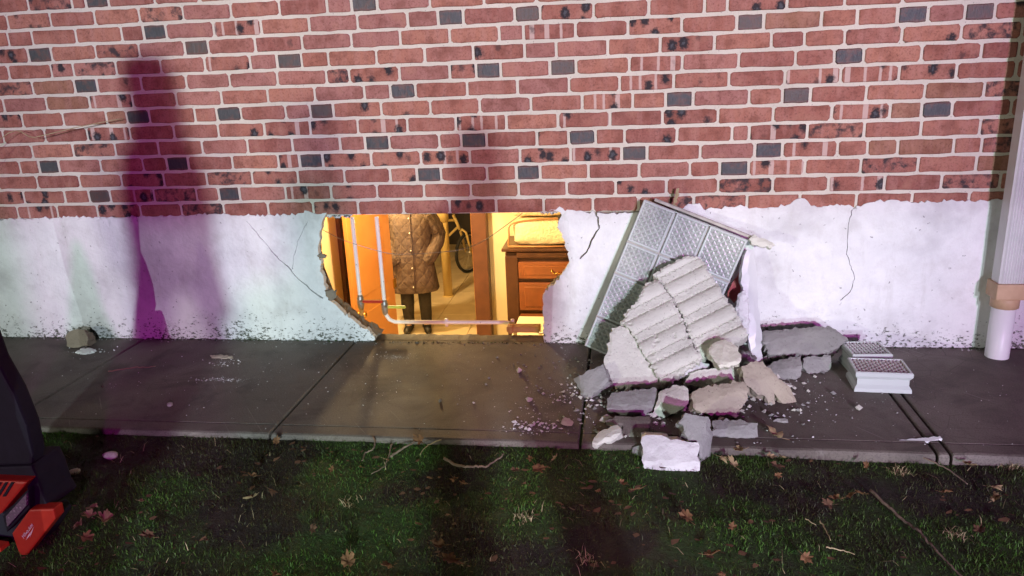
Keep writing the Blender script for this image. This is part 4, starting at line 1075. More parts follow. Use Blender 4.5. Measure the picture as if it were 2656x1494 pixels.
chunk([(265, 1052), (282, 1010), (350, 948), (440, 910), (502, 890), (532, 962), (500, 1000), (440, 1042), (350, 1065), (270, 1085)], (330, 1085), 0, (-.1, -1, 1.0), .05, 'rubble', 'small elongated chunk at the edge of the grass, left of the white painted chunk', 58, [(((530, 950), (268, 1060)), .8)])
chunk([(1060, 872), (1092, 830), (1130, 786), (1220, 800), (1332, 822), (1352, 880), (1370, 1000), (1358, 1110), (1340, 1190), (1262, 1230), (1250, 1130), (1215, 1060), (1150, 1040), (1110, 935)], (1280, 1232), -.02, (.15, -1, .75), .06, 'rubble_grey', 'upright leaning slab with a pale right edge behind the white painted chunk', 59, [(((1250, 1230), (1330, 830)), .9)])
chunk([(1370, 852), (1440, 842), (1560, 846), (1790, 875), (1792, 1000), (1700, 1008), (1600, 1015), (1480, 1000), (1370, 985)], (1600, 1018), 0, (.02, -1, .8), .08, 'rubble_grey', 'grey rectangular block lying on the walk edge right of the pile', 60, [(((1790, 880), (1370, 955)), .6)])
chunk([(728, 1000), (760, 985), (830, 980), (905, 988), (990, 1025), (1100, 1035), (1240, 1052), (1256, 1085), (1232, 1180), (1256, 1240), (1250, 1310), (1180, 1332), (1100, 1336), (930, 1326), (830, 1312), (740, 1290), (725, 1210), (735, 1100)], (980, 1338), -.035, (-.02, -1, .42), .10, 'white_chunk', 'white painted chunk standing on the grass in front of the pile', 61, [(((1256, 1250), (725, 1225)), .5)], grid=.018)
chunk([(640, 1100), (680, 1082), (728, 1076), (740, 1150), (735, 1222), (690, 1205), (642, 1188), (628, 1150)], (690, 1210), -.03, (-.5, -1, .6), .06, 'rubble_grey', 'small grey lump tucked behind the left side of the white painted chunk', 62)
chunk([(1342, 190), (1370, 150), (1430, 122), (1490, 112), (1550, 130), (1585, 165), (1610, 215), (1638, 250), (1630, 320), (1590, 342), (1500, 360), (1440, 370), (1390, 310), (1352, 240)], (1470, 790), .0, (.0, -1, .55), .07, 'cream_chunk', 'small cream block perched on top of the pile', 63, [(((1640, 280), (1420, 350)), .8)], rough=.005, grid=.012)
chunk([(1180, 360), (1210, 335), (1265, 312), (1340, 335), (1330, 365), (1260, 385), (1175, 430), (1090, 440), (1070, 425), (1110, 385)], (1180, 560), .02, (0, -1, .8), .03, 'white_metal', 'pale blue-white glass shards in the gap under the ribbed slab', 64, rough=.004, grid=.012, name='glass_shards')
chunk([(145, 745), (150, 705), (290, 690), (420, 682), (472, 680), (520, 712), (560, 745), (500, 790), (430, 815), (300, 812), (180, 818)], (300, 830), .045, (.05, -1, 1.0), .07, 'rubble_grey', 'long flat grey slab by the wall, right of the upright white board', 65, [(((560, 730), (150, 770)), 0), (((480, 690), (140, 758)), .35)], S7, Z7)
chunk([(130, 680), (240, 672), (330, 668), (425, 666), (440, 680), (300, 692), (150, 718), (132, 716)], (140, 760), .0, (0, -1, .5), .02, 'trim_brown', 'dark thin strip between the wall and the long flat slab', 66, None, S7, Z7, name='dark_strip')  # thin dark brown strip set between wall and slab
chunk([(148, 890), (200, 850), (330, 820), (334, 870), (330, 918), (290, 932), (250, 940), (170, 905)], (250, 942), 0, (.0, -1, .9), .06, 'rubble_grey', 'bluish grey flat block under the long slab', 67, [(((330, 870), (150, 910)), .6)], S7, Z7)
chunk([(338, 835), (400, 825), (472, 820), (478, 860), (468, 890), (420, 902), (370, 910), (340, 880)], (400, 912), 0, (.1, -1, .8), .06, 'rubble_grey', 'rounded grey chunk beside the bluish flat block', 68, None, S7, Z7)
chunk([(395, 850), (520, 812), (700, 818), (800, 812), (790, 920), (770, 1000), (650, 1005), (540, 990), (550, 900)], (600, 1010), 0, (.0, -.45, 1), .02, 'walk', 'flat grey plate lying on the walk under the front block', 69, None, rough=.002)
# hidden heart of the pile that carries the upper chunks
for k, (x, y, z, s) in enumerate([(.30, -.44, .02, .09), (.44, -.36, .03, .09), (.36, -.27, .05, .10), (.18, -.22, .05, .10)]):
    bm = bmesh.new(); bmesh.ops.create_icosphere(bm, subdivisions=3, radius=1)
    for v in bm.verts:
        c = v.co.copy(); mx = max(abs(c.x), abs(c.y), abs(c.z)); c = c.lerp(c/mx*.8, .7)
        v.co = c*(1+.25*noise.fractal(c*1.5+Vector((k*7, 0, 0)), 1, 2, 4))
    o = link('concrete_chunk', bm_mesh('concrete_chunk', bm), 'rubble_grey', None, (x, y, z), (k, k*2.1, k*.7)); o.scale = (s*.9, s*.75, s*.42)
    tag(o, ['dark rough lump in the gap under the flat block', 'dark rough lump behind the angular brown slab', 'dark rough lump behind the ribbed slabs at right', 'dark rough lump between the ribbed slabs and the glass panel'][k], 'rubble', 'inner chunks of the pile')
# small loose pieces
chunk([(1700, 640), (1705, 615), (1760, 612), (1770, 640), (1740, 655)], (1740, 656), 0, (0, -.6, 1), .015, 'glass_rim', 'small pale blue glass piece under the angular brown slab', 70, name='glass_shard', rough=.002, grid=.01)
chunk([(-5, 830), (20, 815), (60, 830), (100, 870), (85, 900), (30, 905), (-10, 870)], (40, 905), 0, (0, -1, 1), .03, 'rubble_tan', 'small rosy pebble-like chunk on the walk left of the pile', 71, rough=.004, grid=.01)
chunk([(1930, 850), (1990, 830), (2060, 835), (2072, 868), (2010, 872), (1960, 860)], (2000, 874), 0, (0, -.7, 1), .02, 'rubble_grey', 'tiny grey chip on the walk right of the angular slab', 72, rough=.003, grid=.01)
o = chunk([(395, 850), (420, 825), (470, 812), (505, 822), (527, 870), (520, 905), (480, 920), (430, 925), (398, 915)], (460, 928), 0, (.1, -1, .6), .06, 'rubble_core', 'brown broken brick end lying against the white wall at left', 73, None, lambda *q: [Z4(*a_) for a_ in q], Z4, name='brick_fragment')
o = chunk([(450, 950), (480, 930), (530, 925), (570, 935), (540, 955), (490, 968)], (500, 968), 0, (0, -.4, 1), .008, 'white_chunk', 'white paint flake in front of the broken brick end', 74, None, lambda *q: [Z4(*a_) for a_ in q], Z4, rough=.002, grid=.008, name='paint_flake')
o = chunk([(1255, 968), (1330, 966), (1385, 972), (1392, 988), (1330, 992), (1258, 990)], (1320, 992), 0, (0, -.4, 1), .012, 'rubble_tan', 'pinkish mortar stick lying on the walk at left', 75, None, lambda *q: [Z4(*a_) for a_ in q], Z4, rough=.002, grid=.008, name='mortar_stick')
o = chunk([(803, 1228), (850, 1224), (900, 1218), (1000, 1210), (1012, 1222), (960, 1232), (880, 1236), (830, 1238)], (900, 1238), .0, (0, -.4, 1), .006, 'white_metal', 'white pointed plastic sliver on the walk near the joint', 76, None, S7, Z7, rough=.001, grid=.012, name='plastic_sliver')
# two fallen glass blocks on the walk
def lying_block(c, yaw, w_, h_, t_, label, tilt=(0, 0)):
    mw = Matrix.Translation(c) @ Matrix.Rotation(yaw, 4, 'Z') @ Matrix.Rotation(tilt[0], 4, 'X') @ Matrix.Rotation(tilt[1], 4, 'Y')
    e = glass_block('glass_block', w_, h_, t_, None, mw); tag(e, label, 'glass block', 'loose glass blocks on the walk'); return e
def top_c(pts, z):
    P = [on_z(*Z7(*q), z) for q in pts]; return sum(P, Vector())/len(P), P
c, P = top_c([(578, 905), (590, 836), (812, 834), (858, 908)], .076)
lying_block(c, R(-3), .190, .140, .076, 'loose glass block lying in front, its diamond face up')
c, P = top_c([(556, 830), (566, 765), (716, 757), (762, 826)], .08)
lying_block(Vector((c.x, c.y+.02, .08)), R(4), .145, .140, .08, 'loose glass block lying behind the front one, nearer the wall', (0, 0))
bd = slab('brown_board', S7((560, 745), (632, 742), (634, 760), (560, 764)), on_z(*Z7(600, 764), .0), (0, -1, 1), .012, 'trim_brown', None, None, .02, .001, .003, 80, mids=1)
tag(bd, 'small dark brown board end against the wall behind the loose glass blocks', 'board')

# ------------------------------------------------------------------ downspout
ds = empty('downspout', (1.437, -.085, 0), 0, 'white ribbed downspout with tan coupling and round pipe foot at the right', 'downspout')
dxl, dxr = 1.398, 1.492; ww = dxr-dxl
pr_ = []
nr = 9
for i in range(nr*2+1):
    x = -ww/2+.006+(ww-.012)*i/(nr*2); pr_.append((x, -.036+(0 if i % 2 else .0045)))
pr_ = [(-ww/2, -.028)]+pr_+[(ww/2, -.028), (ww/2, .03), (-ww/2, .03)]
V = []; F = []; k = len(pr_)
for z in (.30, 1.5, 3.2):
    V += [(x+.002, y-.012, z) for x, y in pr_]
for s in range(2):
    for i in range(k): F.append((s*k+i, s*k+(i+1) % k, (s+1)*k+(i+1) % k, (s+1)*k+i))
F.append(tuple(range(k))[::-1])
link('spout', mesh('spout', V, F), 'white_metal', ds)
c1 = bmesh.new(); box_bm(c1, (0, -.012, .272), (ww+.014, .092, .062), .006, None, 2); link('coupling', bm_mesh('coupling', c1), 'tan_rubber', ds)
tube('reducer', [(0, -.012, .245), (0, -.012, .238), (0, -.012, .205), (0, -.012, .202)], [.046, .049, .049, .044], 'tan_rubber', ds, 24)
tube('drain_pipe', [(0, -.012, .21), (0, -.012, .0), (0, -.012, -.1)], .0415, 'pvc', ds, 28)
for z in (1.7, 2.6): box('strap', (0, -.005, z), (ww+.05, .012, .03), 'white_metal', ds, .002)

# ------------------------------------------------------------------ portable work light at the lower left
tw = on_z(30, 1494, -.04)
TY = -1.50
def ty(u, v, y=TY): return on_y(u-16, v, y)
tl = empty('work_light', (ty(0, 1494).x-.12, TY, -.04), 0, 'dark portable work light with red housing at the lower left corner', 'work light')
def rel(P): return Vector(P)-tl.location
def prism(name, px, y0, y1, mat, bev=.004, smooth=False):
    """outline at depth y0 extruded to depth y1"""
    A = [rel(ty(u, v, y0)) for u, v in px]; bm = bmesh.new()
    vs = [bm.verts.new(p) for p in A]; f = bm.faces.new(vs)
    r = bmesh.ops.extrude_face_region(bm, geom=[f]); nv = [g for g in r['geom'] if isinstance(g, bmesh.types.BMVert)]
    bmesh.ops.translate(bm, vec=(0, y1-y0, 0), verts=nv)
    bmesh.ops.recalc_face_normals(bm, faces=bm.faces)
    if bev: bmesh.ops.bevel(bm, geom=list(bm.edges), offset=bev, segments=2, affect='EDGES', profile=.6)
    return link(name, bm_mesh(name, bm), mat, tl)
prism('leg_shell', [(-120, 640), (-60, 760), (2, 935), (50, 1020), (84, 1105), (100, 1180), (98, 1206), (-120, 1212)], TY-.02, TY+.03, 'navy', .008)
prism('lower_shell', [(-120, 1216), (96, 1208), (112, 1240), (128, 1290), (146, 1320), (96, 1325), (84, 1260), (-120, 1235)], TY-.03, TY+.08, 'navy', .006)
prism('base', [(-140, 1300), (20, 1330), (60, 1345), (150, 1325), (165, 1345), (80, 1475), (60, 1500), (40, 1600), (-140, 1640)], TY-.002, TY+.06, 'navy', .006)
hs = prism('housing', [(-140, 1240), (88, 1250), (22, 1330), (14, 1336), (-140, 1318)], TY-.06, TY+.045, 'red_plastic', .006)
lens = prism('lens', [(84, 1280), (84, 1312), (34, 1368), (30, 1340)], TY-.058, TY-.03, 'lens', .002)
prism('lens_frame', [(89, 1268), (92, 1318), (33, 1382), (22, 1338)], TY-.052, TY-.02, 'navy', .004)
prism('bumper', [(92, 1322), (154, 1320), (160, 1346), (74, 1456), (66, 1440), (46, 1384)], TY-.056, TY-.02, 'red_plastic', .005)
prism('red_trim', [(-60, 1412), (16, 1422), (19, 1432), (-60, 1436)], TY-.062, TY-.03, 'red_plastic', .002)
for i in range(5):
    prism('vent_slot', [(-20+i*16, 1252), (-12+i*16, 1252), (-34+i*16, 1288), (-42+i*16, 1288)], TY-.0625, TY-.058, 'navy', 0)
# white script mark on the bumper: slanted strokes over a bolt
mk = bpy.data.curves.new('maker_mark', 'FONT'); mk.body = 'Milwaukee'; mk.size = .020; mk.shear = .35; mk.extrude = .0003
mko = bpy.data.objects.new('tmp_mark', mk); COL.objects.link(mko)
me = bpy.data.meshes.new_from_object(mko.evaluated_get(bpy.context.evaluated_depsgraph_get())); bpy.data.objects.remove(mko)
mo_ = link('maker_mark', me, 'mark', tl)
a_, b_ = rel(ty(78, 1398, TY-.0575)), rel(ty(103, 1362, TY-.0575)); dv = (b_-a_)
wid = max(v.co.x for v in me.vertices); mo_.scale = (dv.length/wid,)*3
mo_.rotation_euler = (R(90), -math.atan2(dv.z, dv.x), 0); mo_.location = a_
bolt = prism('bolt_mark', [(82, 1402), (94, 1380), (92, 1388), (104, 1366), (94, 1394), (96, 1386)], TY-.0572, TY-.0565, 'mark', 0)

# ------------------------------------------------------------------ grass, straw, leaves, twigs, crumbs
rng = np.random.default_rng(5)
def gz(x, y): return ground_h(x, y)
def blades(name, pts, lens, wid, lean, mat, label, cat):
    n = len(pts); an = rng.uniform(0, math.tau, n); la = rng.uniform(0, math.tau, n); ln = lens*rng.uniform(.45, 1.15, n)
    V = np.zeros((n, 5, 3)); w_ = wid*rng.uniform(.7, 1.3, n)
    cx, sy = np.cos(an)*w_/2, np.sin(an)*w_/2
    ld = lean*rng.uniform(.2, 1.3, n)*ln
    lx, ly = np.cos(la)*ld, np.sin(la)*ld
    for k, (t, wk) in enumerate(((0, 1), (0, -1), (.55, .8), (.55, -.8), (1, 0))):
        V[:, k, 0] = pts[:, 0]+cx*wk+lx*t*t; V[:, k, 1] = pts[:, 1]+sy*wk+ly*t*t
        V[:, k, 2] = pts[:, 2]+ln*t*np.sqrt(np.maximum(.05, 1-(np.minimum(.95, ld/ln)*t)**2))-.004
    me = bpy.data.meshes.new(name); b = np.arange(n)*5
    tri = np.stack([np.stack([b, b+1, b+3], 1), np.stack([b, b+3, b+2], 1), np.stack([b+2, b+3, b+4], 1)], 1).reshape(-1)
    me.vertices.add(n*5); me.vertices.foreach_set('co', V.reshape(-1).astype(np.float32))
    me.loops.add(len(tri)); me.loops.foreach_set('vertex_index', tri.astype(np.int32))
    me.polygons.add(n*3); me.polygons.foreach_set('loop_start', np.arange(n*3, dtype=np.int32)*3)
    me.update(); me.validate()
    o = link(name, me, mat); tag(o, label, cat, kind='stuff'); return o
P = []
N_ = 300000; X = rng.uniform(-3.1, 2.3, N_); Y = -.895-rng.random(N_)**1.15*1.75; U = rng.random(N_)
for x, y, u in zip(X, Y, U):
    d = noise.fractal(Vector((x*1.9, y*2.6, 7)), 1, 2, 3)*.9+.55
    if y > -1.0: d = max(d, .45+.5*noise.noise(Vector((x*4, 3, 2))))
    if u < max(.04, d): P.append((x, y-.008+.018*noise.noise(Vector((x*9, 5, 1))), gz(x, y)))
P = np.array(P)
blades('grass', P, .0185, .0018, 1.0, 'grass', 'short patchy green lawn grass in front of the walk', 'grass')
k = 900; X = rng.uniform(-3.1, 2.3, k); Y = -.92-rng.random(k)*1.7
blades('dry_grass', np.array([(x, y, gz(x, y)+.006) for x, y in zip(X, Y)]), .036, .0014, 1.5, 'straw', 'pale dry stalks scattered through the lawn', 'dry grass')
def tuft(name, px, conv, n, ln, label):
    c = on_z(*conv(*px), -.03); k = n
    pts = np.array([(c.x+rng.normal(0, .014), c.y+rng.normal(0, .012), gz(c.x, c.y)) for _ in range(k)])
    blades(name, pts, ln, .0022, 1.2, 'straw', label, 'dry grass')
tuft('dry_tuft', (1655, 490), ZA, 70, .03, 'bleached dry grass tuft below the curved twig')
tuft('dry_tuft', (1480, 850), Z9, 40, .03, 'dry yellow grass tuft in the middle of the lawn')
tuft('dry_tuft', (150, 740), Z9, 45, .03, 'dry grass tuft left of the middle of the lawn')
tuft('dry_tuft', (2080, 945), ZA, 50, .03, 'dry grass tuft at the right side of the lawn')
tuft('dry_tuft', (2480, 450), ZA, 110, .03, 'dry grass heap at the walk edge below the downspout')
tuft('dry_tuft', (1950, 1150), Z9, 40, .03, 'dry grass tuft at the bottom edge of the lawn')
# small fragments of old leaves pressed into the soil
r4 = random.Random(31); V = []; F = []
for _ in range(1500):
    x, y = r4.uniform(-3, 2.2), -.93-r4.random()**1.2*1.6
    if noise.noise(Vector((x*1.7, y*2.2, 4))) < -.15: continue
    z = gz(x, y)+r4.uniform(.004, .022); s_ = r4.uniform(.004, .016); an = r4.uniform(0, 6.28); b = len(V); tl_ = r4.uniform(-.5, .5)
    for k_ in range(5):
        q = an+k_*math.tau/5+r4.uniform(-.4, .4); rr = s_*r4.uniform(.5, 1.1); V.append((x+rr*math.cos(q), y+rr*.7*math.sin(q), z+rr*tl_*math.sin(q+1)))
    F.append(tuple(range(b, b+5)))
tag(link('leaf_litter', mesh('leaf_litter', V, F), 'leaf_dark'), 'small dark leaf fragments littering the lawn', 'leaf litter', kind='stuff')
LOBES = [(-90, .30), (-70, .48), (-45, .60), (-25, .58), (-5, .84), (12, .74), (22, .62), (36, .78), (50, .98), (62, .84), (72, .70), (82, .90), (90, 1.08)]
def leaf_mesh(seed, curl):
    r2 = random.Random(seed); pts = []
    for an, r_ in LOBES: pts.append((an, r_*r2.uniform(.72, 1.18)))
    full = pts+[(180-an, r_*r2.uniform(.72, 1.18)) for an, r_ in pts[-2:0:-1]]
    V = [(0, 0, 0)]; 
    for fr in (.5, 1.0):
        for an, r_ in full:
            x, y = math.cos(R(an))*r_*fr*.05, math.sin(R(an))*r_*fr*.05
            rr = math.hypot(x, y)/.05
            V.append((x, y, min(.016, .05*(curl*rr*rr*.5*(1+.6*math.sin(R(an)*3+seed))+(.22*noise.noise(Vector((x*45, y*45, seed)))+.16*noise.noise(Vector((x*110, y*110, seed))))))))
    n = len(full); F = []
    for i in range(n):
        j = (i+1) % n; F.append((0, 1+i, 1+j)); F.append((1+i, 1+n+i, 1+n+j, 1+j))
    b = len(V); st, sf = tube_geo([(0, -.004, .0), (.002, -.03, .004), (.006, -.055, .012)], [.0012, .001, .0009], 5)
    V += [tuple(q) for q in st]; F += [tuple(i+b for i in f) for f in sf]
    return mesh('maple_leaf', V, F, True)
LM = {mt: [leaf_mesh(s, c) for s, c in ((1, .35), (2, .9), (3, 1.5), (4, -.8), (5, 1.2), (6, .6))] for mt in ('leaf', 'leaf_pale', 'leaf_dark')}
for mt in LM:
    for me in LM[mt]: me.materials.append(M[mt])
LEAVES = [ # strip, position, size, material, label
 (Z8, 590, 1005, .8, 'leaf_pale', 'curled tan leaf topmost of the group right of the red work light'),
 (Z8, 662, 1095, 1.25, 'leaf_pale', 'large pale maple leaf spread flat right of the red work light'),
 (Z8, 565, 1068, .8, 'leaf_pale', 'small tan leaf just left of the large pale maple leaf'),
 (Z8, 492, 1130, 1.0, 'leaf_pale', 'tan leaf nearest to the red work light'),
 (Z8, 545, 1205, .8, 'leaf', 'brown leaf below the large pale maple leaf'),
 (Z8, 892, 975, .5, 'leaf_pale', 'tiny pale leaf alone on bright green grass at left'),
 (Z8, 1600, 815, .8, 'leaf', 'thin curled orange-brown leaf in the left middle of the lawn'),
 (Z8, 1745, 600, .8, 'leaf', 'curled brown leaf at the walk edge by the left joint'),
 (Z8, 1715, 905, .7, 'leaf_dark', 'dark brown leaf beside the grey leaf at left centre'),
 (Z8, 1590, 955, 1.0, 'leaf_pale', 'greyish flat leaf at left centre of the lawn'),
 (Z8, 1980, 1145, .8, 'leaf_dark', 'grey-brown leaf above the dry stalks at left centre'),
 (Z8, 940, 1195, 1.2, 'leaf_dark', 'dark crumpled leaf clump on the bright grass at the lower left'),
 (Z8, 1740, 1435, .9, 'leaf', 'orange leaf cut by the bottom edge, left one'),
 (Z9, 680, 265, .95, 'leaf', 'upright brown leaf at the walk edge in front of the hole'),
 (Z9, 940, 555, 1.1, 'leaf', 'broad brown leaf above the bright grass in mid lawn'),
 (Z9, 1015, 585, .7, 'leaf', 'small brown leaf touching the broad one in mid lawn'),
 (Z9, 1560, 470, 1.15, 'leaf', 'pointed tan-brown leaf left of the white painted chunk'),
 (Z9, 1680, 400, .6, 'leaf_pale', 'small bright leaf above the pointed one, left of the white chunk'),
 (Z9, 1500, 395, .8, 'leaf', 'brown leaf partly in the grass behind the pointed one'),
 (Z9, 1400, 490, .7, 'leaf_dark', 'dull brown leaf left of the pointed tan-brown leaf'),
 (Z9, 830, 1040, .95, 'leaf', 'folded brown leaf above the square one at the bottom centre'),
 (Z9, 890, 1140, 1.15, 'leaf', 'large squarish brown leaf at the bottom centre'),
 (Z9, 150, 1170, 1.1, 'leaf', 'curled orange-brown leaf at the bottom, left of centre'),
 (Z9, 450, 1195, .85, 'leaf', 'flat orange-brown leaf at the bottom between two curled ones'),
 (Z9, 2180, 580, .75, 'leaf', 'brown leaf just below the white painted chunk'),
 (Z9, 2300, 625, .9, 'leaf', 'orange-brown leaf below and right of the white painted chunk'),
 (Z9, 30, 482, .7, 'leaf', 'brown leaf near the branching twig at left centre'),
 (Z9, 430, 400, .5, 'leaf_pale', 'tiny yellow leaf beside the branching twig'),
 (Z9, 2010, 635, .45, 'leaf', 'small reddish leaf below the grey lump of the pile'),
 (ZA, 490, 330, .95, 'leaf_pale', 'tan leaf at the walk edge right of the grey rectangular block'),
 (ZA, 350, 385, .85, 'leaf_pale', 'tan curled leaf nearest to the white painted chunk on its right'),
 (ZA, 432, 440, 1.05, 'leaf_pale', 'broad tan leaf right of the white painted chunk'),
 (ZA, 705, 382, .8, 'leaf_pale', 'curled yellowish leaf in the right group at the walk edge'),
 (ZA, 790, 385, .7, 'leaf_pale', 'upright yellowish leaf at the right end of that walk edge group'),
 (ZA, 750, 450, .85, 'leaf_dark', 'dark flat leaf below the yellowish leaves'),
 (ZA, 760, 520, .55, 'leaf', 'small pinkish leaf below the dark flat leaf'),
 (ZA, 1805, 288, .8, 'leaf', 'reddish leaf under the white plastic sliver'),
 (ZA, 1410, 450, .7, 'leaf', 'thin brown leaf left of the bleached tuft'),
 (ZA, 2000, 642, .8, 'leaf', 'orange leaf alone at the right below the curved twig'),
 (ZA, 2355, 600, .8, 'leaf_pale', 'tan leaf near the right edge of the lawn, upper of two'),
 (ZA, 2360, 692, .8, 'leaf_pale', 'pale leaf near the right edge of the lawn, lower of two'),
 (ZA, 2160, 440, 1.0, 'leaf_pale', 'tan leaf on the litter at the walk edge by the right joint'),
 (ZA, 90, 830, 1.2, 'leaf', 'reddish brown leaf in the dark grass right of the centre'),
 (ZA, 430, 905, .55, 'leaf', 'small red-brown leaf in the dark grass'),
 (ZA, 265, 1105, .95, 'leaf', 'bright orange leaf in the dark grass at the bottom right of centre'),
 (ZA, 962, 1122, .7, 'leaf', 'small orange leaf by the pale dry stalks'),
 (ZA, 360, 1245, .6, 'leaf', 'orange leaf tip cut by the bottom edge right of centre'),
 (ZA, 1195, 690, .8, 'leaf', 'orange-brown leaf left of the long straight twig'),
 (ZA, 1290, 672, .75, 'leaf', 'brown leaf in the row ending at the long straight twig'),
 (ZA, 1372, 655, .75, 'leaf', 'brown leaf touching the top end of the long straight twig'),
 (ZA, 1135, 735, .8, 'leaf_dark', 'dull dark leaf at the left end of the row by the long twig'),
 (ZA, 2240, 925, .9, 'leaf_dark', 'dark leaf in the right corner of the lawn'),
]
r2 = random.Random(9)
for cv, x, y, s, mt, lab in LEAVES:
    p = on_z(*cv(x, y), -.028); z = gz(p.x, p.y)+.024
    p = on_z(*cv(x, y), z)
    o = link('maple_leaf', r2.choice(LM[mt]), None, None, p, (R(r2.uniform(-28, 30)), R(r2.uniform(-28, 28)), r2.uniform(0, 6.28))); o.scale = (s*.58*r2.uniform(.5, 1.0), s*.58, s*.58)
    tag(o, lab, 'leaf', 'fallen leaves on the lawn')
wl = on_z(*ZA(750, 225), .012); o = link('maple_leaf', LM['leaf_pale'][2], None, None, wl, (.3, .2, 1)); o.scale = (.75,)*3; tag(o, 'curled tan leaf lying on the walk right of the grey rectangular block', 'leaf', 'fallen leaves on the lawn')
def twig(name, px, conv, r_, label, z=.02, mat='twig', cat='twig'):
    pts = smooth_path([(lambda p: (p.x, p.y, gz(p.x, p.y)+z))(on_z(*conv(*q), -.03)) for q in px], 6)
    pts = [p+Vector((r2.gauss(0, .001), r2.gauss(0, .001), r2.gauss(0, .001))) for p in pts]
    k = len(pts); o = tube(name, pts, [r_*(1-.55*i/(k-1)) for i in range(k)], mat, None, 6); return tag(o, label, cat)
twig('twig', [(1340, 362), (1480, 362), (1620, 378), (1710, 388), (1850, 435), (2000, 500), (2160, 600)], ZA, .0042, 'long curved twig lying along the walk edge at right')
twig('twig', [(1440, 668), (1560, 775), (1680, 880), (1800, 985), (1880, 1075), (1970, 1165), (2070, 1262), (2200, 1380)], ZA, .0045, 'long straight twig running to the bottom right')
twig('twig', [(870, 440), (950, 475), (1040, 492), (1130, 492), (1180, 500), (1240, 470), (1310, 430)], Z9, .0045, 'grey curved twig in the middle of the lawn')
twig('twig', [(470, 430), (560, 380), (640, 340), (715, 300)], Z9, .004, 'straight grey stick pointing at the upright brown leaf')
twig('twig', [(340, 300), (355, 340), (340, 380), (285, 402), (262, 465)], Z9, .0035, 'forked dark twig left of the grey stick')
twig('twig', [(480, 350), (455, 430), (420, 500), (330, 560)], Z9, .0028, 'thin dark twig crossing the lawn below the forked one')
twig('stalk', [(845, 345), (770, 365), (720, 390), (690, 430)], Z9, .0022, 'bleached white stalk on bare soil in front of the hole', .03, 'straw', 'stalk')
twig('stalk', [(700, 240), (800, 228), (900, 215), (1000, 212)], Z8, .0025, 'thin straw lying on the walk at left', .052, 'straw', 'stalk')
twig('stalk', [(960, 905), (1030, 950)], ZA, .0018, 'short dry stalk in the right lawn, upper left one', .03, 'straw', 'stalk')
twig('stalk', [(1065, 935), (1105, 1000), (1140, 1080)], ZA, .0022, 'upright dry stalk in the right lawn', .035, 'straw', 'stalk')
twig('stalk', [(1110, 1120), (1220, 1140), (1320, 1165)], ZA, .002, 'flat dry stalk near the small orange leaf', .03, 'straw', 'stalk')
# tall dry stem leaning in from the left in front of the bricks
st_ = tube('dry_stem', smooth_path([(-3.6, -.35, -.04), (-3.35, -.18, .35), tuple(on_y(-10, 369, -.10)), tuple(on_y(90, 356, -.09)), tuple(on_y(200, 330, -.07)), tuple(on_y(317, 307, -.05))], 6), .0018, 'straw', None, 6)
tag(st_, 'thin pale dry stem leaning across the bricks at the left edge', 'stem')
# crumbs of plaster and concrete
def crumbs(name, spots, mat, label, cat):
    V = []; F = []; r3 = random.Random(hash(name) % 1000 if False else len(name))
    for cx, cy, sx_, sy_, n, smin, smax, z in spots:
        for _ in range(n):
            x, y = r3.gauss(cx, sx_), r3.gauss(cy, sy_)
            if y > -.012 or (y < -.885 and z > -.01): continue
            s = smin+(smax-smin)*r3.random()**3; b = len(V); zz = z if y > -.9 else gz(x, y)+.015
            q = [Vector((r3.gauss(0, 1), r3.gauss(0, 1), r3.gauss(0, 1))).normalized()*s*r3.uniform(.6, 1.1) for _ in range(6)]
            base = [Vector((1, 0, 0)), Vector((-1, 0, 0)), Vector((0, 1, 0)), Vector((0, -1, 0)), Vector((0, 0, .7)), Vector((0, 0, -.7))]
            for w_, e in zip(q, base): V.append(Vector((x, y, zz+s*.4))+e*s+w_*.45)
            for t in ((0, 2, 4), (2, 1, 4), (1, 3, 4), (3, 0, 4), (2, 0, 5), (1, 2, 5), (3, 1, 5), (0, 3, 5)): F.append(tuple(b+i for i in t))
    o = link(name, mesh(name, V, F), mat); tag(o, label, cat, kind='stuff')
g = lambda cv, x, y: tuple(on_z(*cv(x, y), 0))[:2]
sp = []
for cv, x, y, sx_, sy_, n, a_, b_ in ((Z4, 1340, 1015, .045, .02, 70, .0008, .004), (Z4, 1360, 1115, .05, .012, 160, .0006, .003), (Z4, 1200, 1120, .02, .01, 25, .0008, .004), (Z4, 530, 940, .06, .02, 60, .001, .006),
    (Z5, 750, 1345, .05, .014, 150, .0005, .002), (Z9, 1500, 170, .05, .025, 120, .001, .008), (Z9, 1560, 90, .08, .06, 70, .001, .004), (ZB, 60, 600, .08, .08, 90, .001, .005), (ZB, 350, 620, .05, .04, 60, .001, .009), (ZB, 680, 920, .05, .04, 60, .001, .006)):
    c = g(cv, x, y); sp.append((c[0], c[1], sx_, sy_, n, a_, b_, .0))
sp.append((-.9, -.45, .9, .22, 500, .0005, .003, 0)); sp.append((-.6, -.35, .6, .25, 900, .0004, .0012, 0)); sp.append((.4, -.55, .5, .2, 500, .0004, .0015, 0)); sp.append((.9, -.5, .5, .22, 140, .0005, .0028, 0)); sp.append((.2, -.5, .3, .2, 300, .001, .006, 0))
crumbs('plaster_crumbs', sp, 'white_chunk', 'white plaster crumbs and dust scattered on the walk', 'crumbs')
sp = [(.25, -.55, .26, .17, 360, .002, .011, 0), (-.25, -.3, .12, .14, 200, .001, .007, 0), (.2, -.95, .25, .06, 90, .002, .009, 0), (.6, -.35, .2, .15, 80, .001, .006, 0)]
for i in range(24): sp.append((-3+i*.19, -.03, .06, .014, 26, .001, .006, 0))
